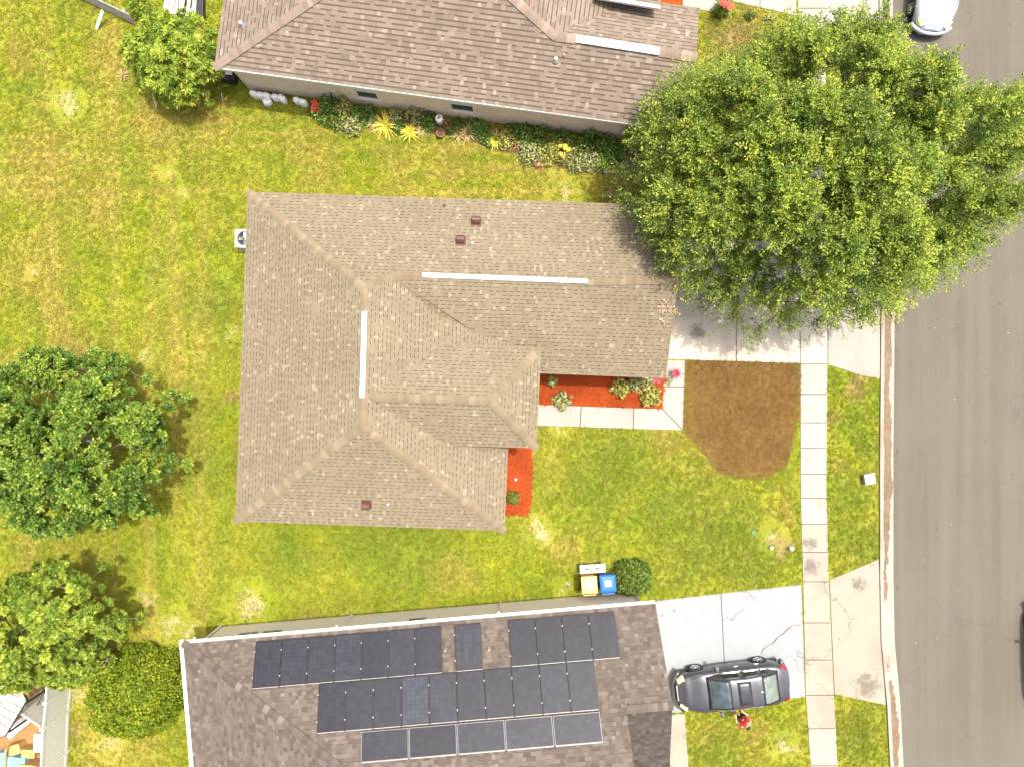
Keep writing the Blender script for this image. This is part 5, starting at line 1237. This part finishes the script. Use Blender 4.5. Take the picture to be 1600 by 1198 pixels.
pA, pB = W(68, 1113, 1.8), W(36, 1085, 1.8); pA = Vector((fx[2].x - .1, fx[2].y + .1, 0)); pB = pA + Vector((-1.1, .75, 0)); vinyl(pA, pB, 8)

M['roofpanel'] = plain('pale_panel', (.40, .39, .36), .5, var=.12)
# gazebo with pale panel roof
gz_c = W(-10, 1100, 2.3)
ga = tag(empty('gazebo', (gz_c.x, gz_c.y, 0), 0), 'gazebo with pale square roof panels and black frame in the corner yard', 'gazebo')
def G(px, py, z): p = W(px, py, z); return Vector((p.x - gz_c.x, p.y - gz_c.y, z))
c0, c1, c2, c3 = G(8, 1149, 2.2), G(41, 1094, 2.2), G(15, 1084, 2.55), G(-20, 1092, 2.6)
ap = G(-20, 1130, 2.65)
def quad_panels(a, b, c, d_, nx, ny):
    for i in range(nx):
        for j in range(ny):
            def P_(u, v): return (a.lerp(b, u)).lerp(d_.lerp(c, u), v)
            g = .045; q = [P_((i + g) / nx, (j + g) / ny), P_((i + 1 - g) / nx, (j + g) / ny), P_((i + 1 - g) / nx, (j + 1 - g) / ny), P_((i + g) / nx, (j + 1 - g) / ny)]
            nn = (q[1] - q[0]).cross(q[2] - q[0]).normalized(); nn = nn if nn.z > 0 else -nn
            MB().add(q + [p_ - nn * .02 for p_ in q], [(0, 1, 2, 3), (7, 6, 5, 4), (0, 4, 5, 1), (1, 5, 6, 2), (2, 6, 7, 3), (3, 7, 4, 0)]).build('roof_panel', M['roofpanel'], ga)
quad_panels(c0, c1, c2, ap, 5, 4); quad_panels(c2, c1, G(33, 1075, 2.2), G(5, 1070, 2.4), 3, 2)
quad_panels(c0, ap, G(-70, 1130, 2.3), G(-50, 1165, 2.2), 3, 3); quad_panels(c2, G(5, 1070, 2.4), G(-60, 1080, 2.3), ap, 3, 3)
def beam(a, b, r, nm, mt='black'): return MB().tube([a, b], r, 4).build(nm, M[mt], ga)
beam(c0 - Vector((0, 0, .06)), c1 - Vector((0, 0, .06)), .04, 'edge_beam'); beam(c1 - Vector((0, 0, .06)), G(33, 1075, 2.14), .04, 'edge_beam'); beam(c0 - Vector((0, 0, .06)), G(-50, 1165, 2.14), .04, 'edge_beam')
for px, py in ((14, 1143), (40, 1098), (-45, 1150), (-5, 1080)):
    t_ = G(px, py, 2.2); beam(t_, Vector((t_.x, t_.y, -.02)), .04, 'post')
for z in (.35, .95):
    a_ = G(14, 1143, 2.2); b_ = G(40, 1098, 2.2); beam(Vector((a_.x, a_.y, z)), Vector((b_.x, b_.y, z)), .022, 'rail')
# yard clutter
def crate(nm, lab, px, py, d, mt, a, cat, lidm=None):
    w = W(px, py, d[2]); root = tag(empty(nm, (w.x, w.y, 0), a), lab, cat)
    MB().box((0, 0, d[2] / 2), d).build('body', M[mt], root, bevel=.012)
    MB().box((0, 0, d[2] + .012), (d[0] * 1.03, d[1] * 1.03, .03)).build('lid', M[lidm or mt], root, bevel=.008); return root
crate('cardboard_box', 'open tan cardboard box nearest the gazebo frame', 22, 1171, (.55, .42, .45), 'card', .3, 'box'); crate('cardboard_box', 'orange brown box next to the white cabinet', 44, 1177, (.55, .36, .5), 'card', -.05, 'box')
crate('storage_cabinet', 'white cabinet standing against the vinyl fence', 61, 1160, (.42, .75, .8), 'white', -.05, 'cabinet'); crate('tarp_bundle', 'light blue tarp covered box at the picture corner', 25, 1192, (.75, .5, .55), 'blue', -.1, 'box')
crate('tarp_bundle', 'second blue tarp box left of the wooden post', 3, 1190, (.4, .8, .45), 'blue', .05, 'box'); crate('cardboard_box', 'flat orange board box by the fence at the picture bottom', 43, 1200, (.75, .3, .62), 'card', -.1, 'box')
stick('wooden_post', 'orange wooden post laid over the blue tarps', W(7, 1215, .62), W(9, 1168, .7), .045, M['card'], 'post')
bt = W(27, 1135, .7); be = tag(empty('metal_table', (bt.x, bt.y, 0), math.radians(40)), 'low black metal table with grey top under the gazebo edge', 'table')
MB().box((0, 0, .68), (1.2, .4, .03)).build('table_top', M['lightgrey'], be)
for sx in (-.55, .55):
    for sy in (-.17, .17): MB().box((sx, sy, .33), (.035, .035, .68)).build('leg', M['black'], be)
MB().box((0, 0, .2), (1.1, .03, .03)).build('stretcher', M['black'], be)

# ------------------------------------------------------------------ grass (short tufts over every lawn)
def inside(px, py, poly):
    poly = np.asarray(poly); x0, y0 = poly[:, 0], poly[:, 1]; x1, y1 = np.roll(x0, -1), np.roll(y0, -1); r = np.zeros(len(px), bool)
    for a, b, c, d in zip(x0, y0, x1, y1):
        if b == d: continue
        k = ((b > py) != (d > py)) & (px < (c - a) * (py - b) / (d - b) + a); r ^= k
    return r
NT = 150000
gx = RNG.uniform(-23.5, 17.2, NT); gy = RNG.uniform(-17.6, 17.6, NT)
bad = np.zeros(NT, bool)
for poly in NOGRASS: bad |= inside(gx, gy, poly)
for (px, py, r, k) in PATCH:                              # thin turf on bare sand
    if k == 1:
        w = W(px, py); dd = np.hypot(gx - w.x, gy - w.y); bad |= (dd < r / 36 * 1.1) & (RNG.random(NT) < .8)
gx, gy = gx[~bad], gy[~bad]
pm_ = bpy.data.meshes.new('grass'); pm_.vertices.add(len(gx)); pm_.vertices.foreach_set('co', np.stack([gx, gy, np.zeros(len(gx))], 1).astype(np.float32).ravel())
grass = link(bpy.data.objects.new('grass', pm_)); pm_.materials.append(M['blade']); tag(grass, 'short yellow green turf covering the lawns', 'grass', kind='stuff')
tufts = bpy.data.collections.new('tuft_sources')
for k in range(4):
    r = np.random.default_rng(70 + k); n = 9; v = []
    for i in range(n):
        a = r.uniform(0, 6.28); l = r.uniform(.05, .10); b = r.normal(0, .03, 2); d = np.array([math.cos(a), math.sin(a)]); s = np.array([-d[1], d[0]]) * .008
        v += [(*(b - s), 0), (*(b + s), 0), (*(b + d * l * .5 + s * .8), l * .5), (*(b + d * l * .5 - s * .8), l * .5), (*(b + d * l), l * .55)]
    f = [q for i in range(n) for q in ((5 * i, 5 * i + 1, 5 * i + 2, 5 * i + 3), (5 * i + 3, 5 * i + 2, 5 * i + 4))]
    me = bpy.data.meshes.new('tuft'); me.from_pydata(v, [], f); me.update(); me.materials.append(M['blade'])
    tufts.objects.link(bpy.data.objects.new('tuft', me))
M['dead'] = soil_mat('dead_blade', (.150, .082, .024), (.31, .185, .060), (.44, .30, .12), 5)
ds = organic_poly = PX([(1071, 563), (1250, 568), (1249, 640), (1238, 690), (1228, 728), (1190, 748), (1150, 746), (1120, 734), (1098, 703), (1068, 672)])
dx = RNG.uniform(7.3, 12.6, 9000); dy = RNG.uniform(-4.3, 1.1, 9000); kk = inside(dx, dy, ds)
dm_ = bpy.data.meshes.new('dead_grass'); dm_.vertices.add(int(kk.sum())); dm_.vertices.foreach_set('co', np.stack([dx[kk], dy[kk], np.full(kk.sum(), .012)], 1).astype(np.float32).ravel())
dead = link(bpy.data.objects.new('dead_grass', dm_)); dm_.materials.append(M['dead']); tag(dead, 'brown dead turf on the bare patch by the driveway', 'dead grass', kind='stuff')
ng = bpy.data.node_groups.new('turf', 'GeometryNodeTree')
ng.interface.new_socket('Geometry', in_out='INPUT', socket_type='NodeSocketGeometry'); ng.interface.new_socket('Geometry', in_out='OUTPUT', socket_type='NodeSocketGeometry')
gi, go = ng.nodes.new('NodeGroupInput'), ng.nodes.new('NodeGroupOutput')
ip = ng.nodes.new('GeometryNodeInstanceOnPoints'); ci = ng.nodes.new('GeometryNodeCollectionInfo'); ci.inputs['Collection'].default_value = tufts
ci.inputs['Separate Children'].default_value = True; ci.inputs['Reset Children'].default_value = True; ip.inputs['Pick Instance'].default_value = True
rv = ng.nodes.new('FunctionNodeRandomValue'); rv.data_type = 'FLOAT_VECTOR'; rv.inputs[0].default_value = (-.2, -.2, 0); rv.inputs[1].default_value = (.2, .2, 6.283)
rs = ng.nodes.new('FunctionNodeRandomValue'); rs.data_type = 'FLOAT'; rs.inputs[2].default_value = .6; rs.inputs[3].default_value = 1.5
ng.links.new(gi.outputs[0], ip.inputs['Points']); ng.links.new(ci.outputs[0], ip.inputs['Instance']); ng.links.new(rv.outputs[0], ip.inputs['Rotation']); ng.links.new(rs.outputs[1], ip.inputs['Scale'])
ng.links.new(ip.outputs[0], go.inputs[0])
md = grass.modifiers.new('turf', 'NODES'); md.node_group = ng

def scatter(target, mat, src=None):
    cl = bpy.data.collections.new(target.name + '_sources')
    for o in list(tufts.objects):
        if src: me = src(len(cl.objects))
        else: me = o.data.copy(); me.materials.clear()
        me.materials.append(mat); cl.objects.link(bpy.data.objects.new('tuft', me))
    n2 = ng.copy()
    for n_ in n2.nodes:
        if n_.bl_idname == 'GeometryNodeCollectionInfo': n_.inputs['Collection'].default_value = cl
    target.modifiers.new('turf', 'NODES').node_group = n2
scatter(dead, M['dead'])
M['chip'] = soil_mat('mulch_chip', (.26, .036, .008), (.56, .105, .022), (.66, .20, .06), 14)
def chip(k):
    r = random.Random(k); m = MB()
    for i in range(3):
        m.box((r.gauss(0, .03), r.gauss(0, .03), .012 + .006 * i), (r.uniform(.05, .10), r.uniform(.012, .025), .010), Matrix.Rotation(r.uniform(0, 3.1), 3, 'Z') @ Matrix.Rotation(r.gauss(0, .25), 3, 'X'))
    me = bpy.data.meshes.new('chip'); me.from_pydata(m.v, [], m.f); me.update(); return me
for lab, poly in (('orange red mulch chips in the bed under the garage eave', [(760, 575), (1041, 585), (1036, 638.5), (760, 629)]), ('orange red mulch chips beside the front wing', [(770, 690), (832, 690), (831, 740), (830, 780), (824, 804), (792, 804), (770, 800)])):
    P_ = PX(poly); A_ = np.array(P_); nx = RNG.uniform(A_[:, 0].min(), A_[:, 0].max(), 4200); ny = RNG.uniform(A_[:, 1].min(), A_[:, 1].max(), 4200); k_ = inside(nx, ny, P_)
    me = bpy.data.meshes.new('mulch_chips'); me.vertices.add(int(k_.sum())); me.vertices.foreach_set('co', np.stack([nx[k_], ny[k_], np.full(k_.sum(), .02)], 1).astype(np.float32).ravel())
    me.materials.append(M['chip']); ob = link(bpy.data.objects.new('mulch_chips', me)); tag(ob, lab, 'mulch', kind='stuff'); scatter(ob, M['chip'], chip)
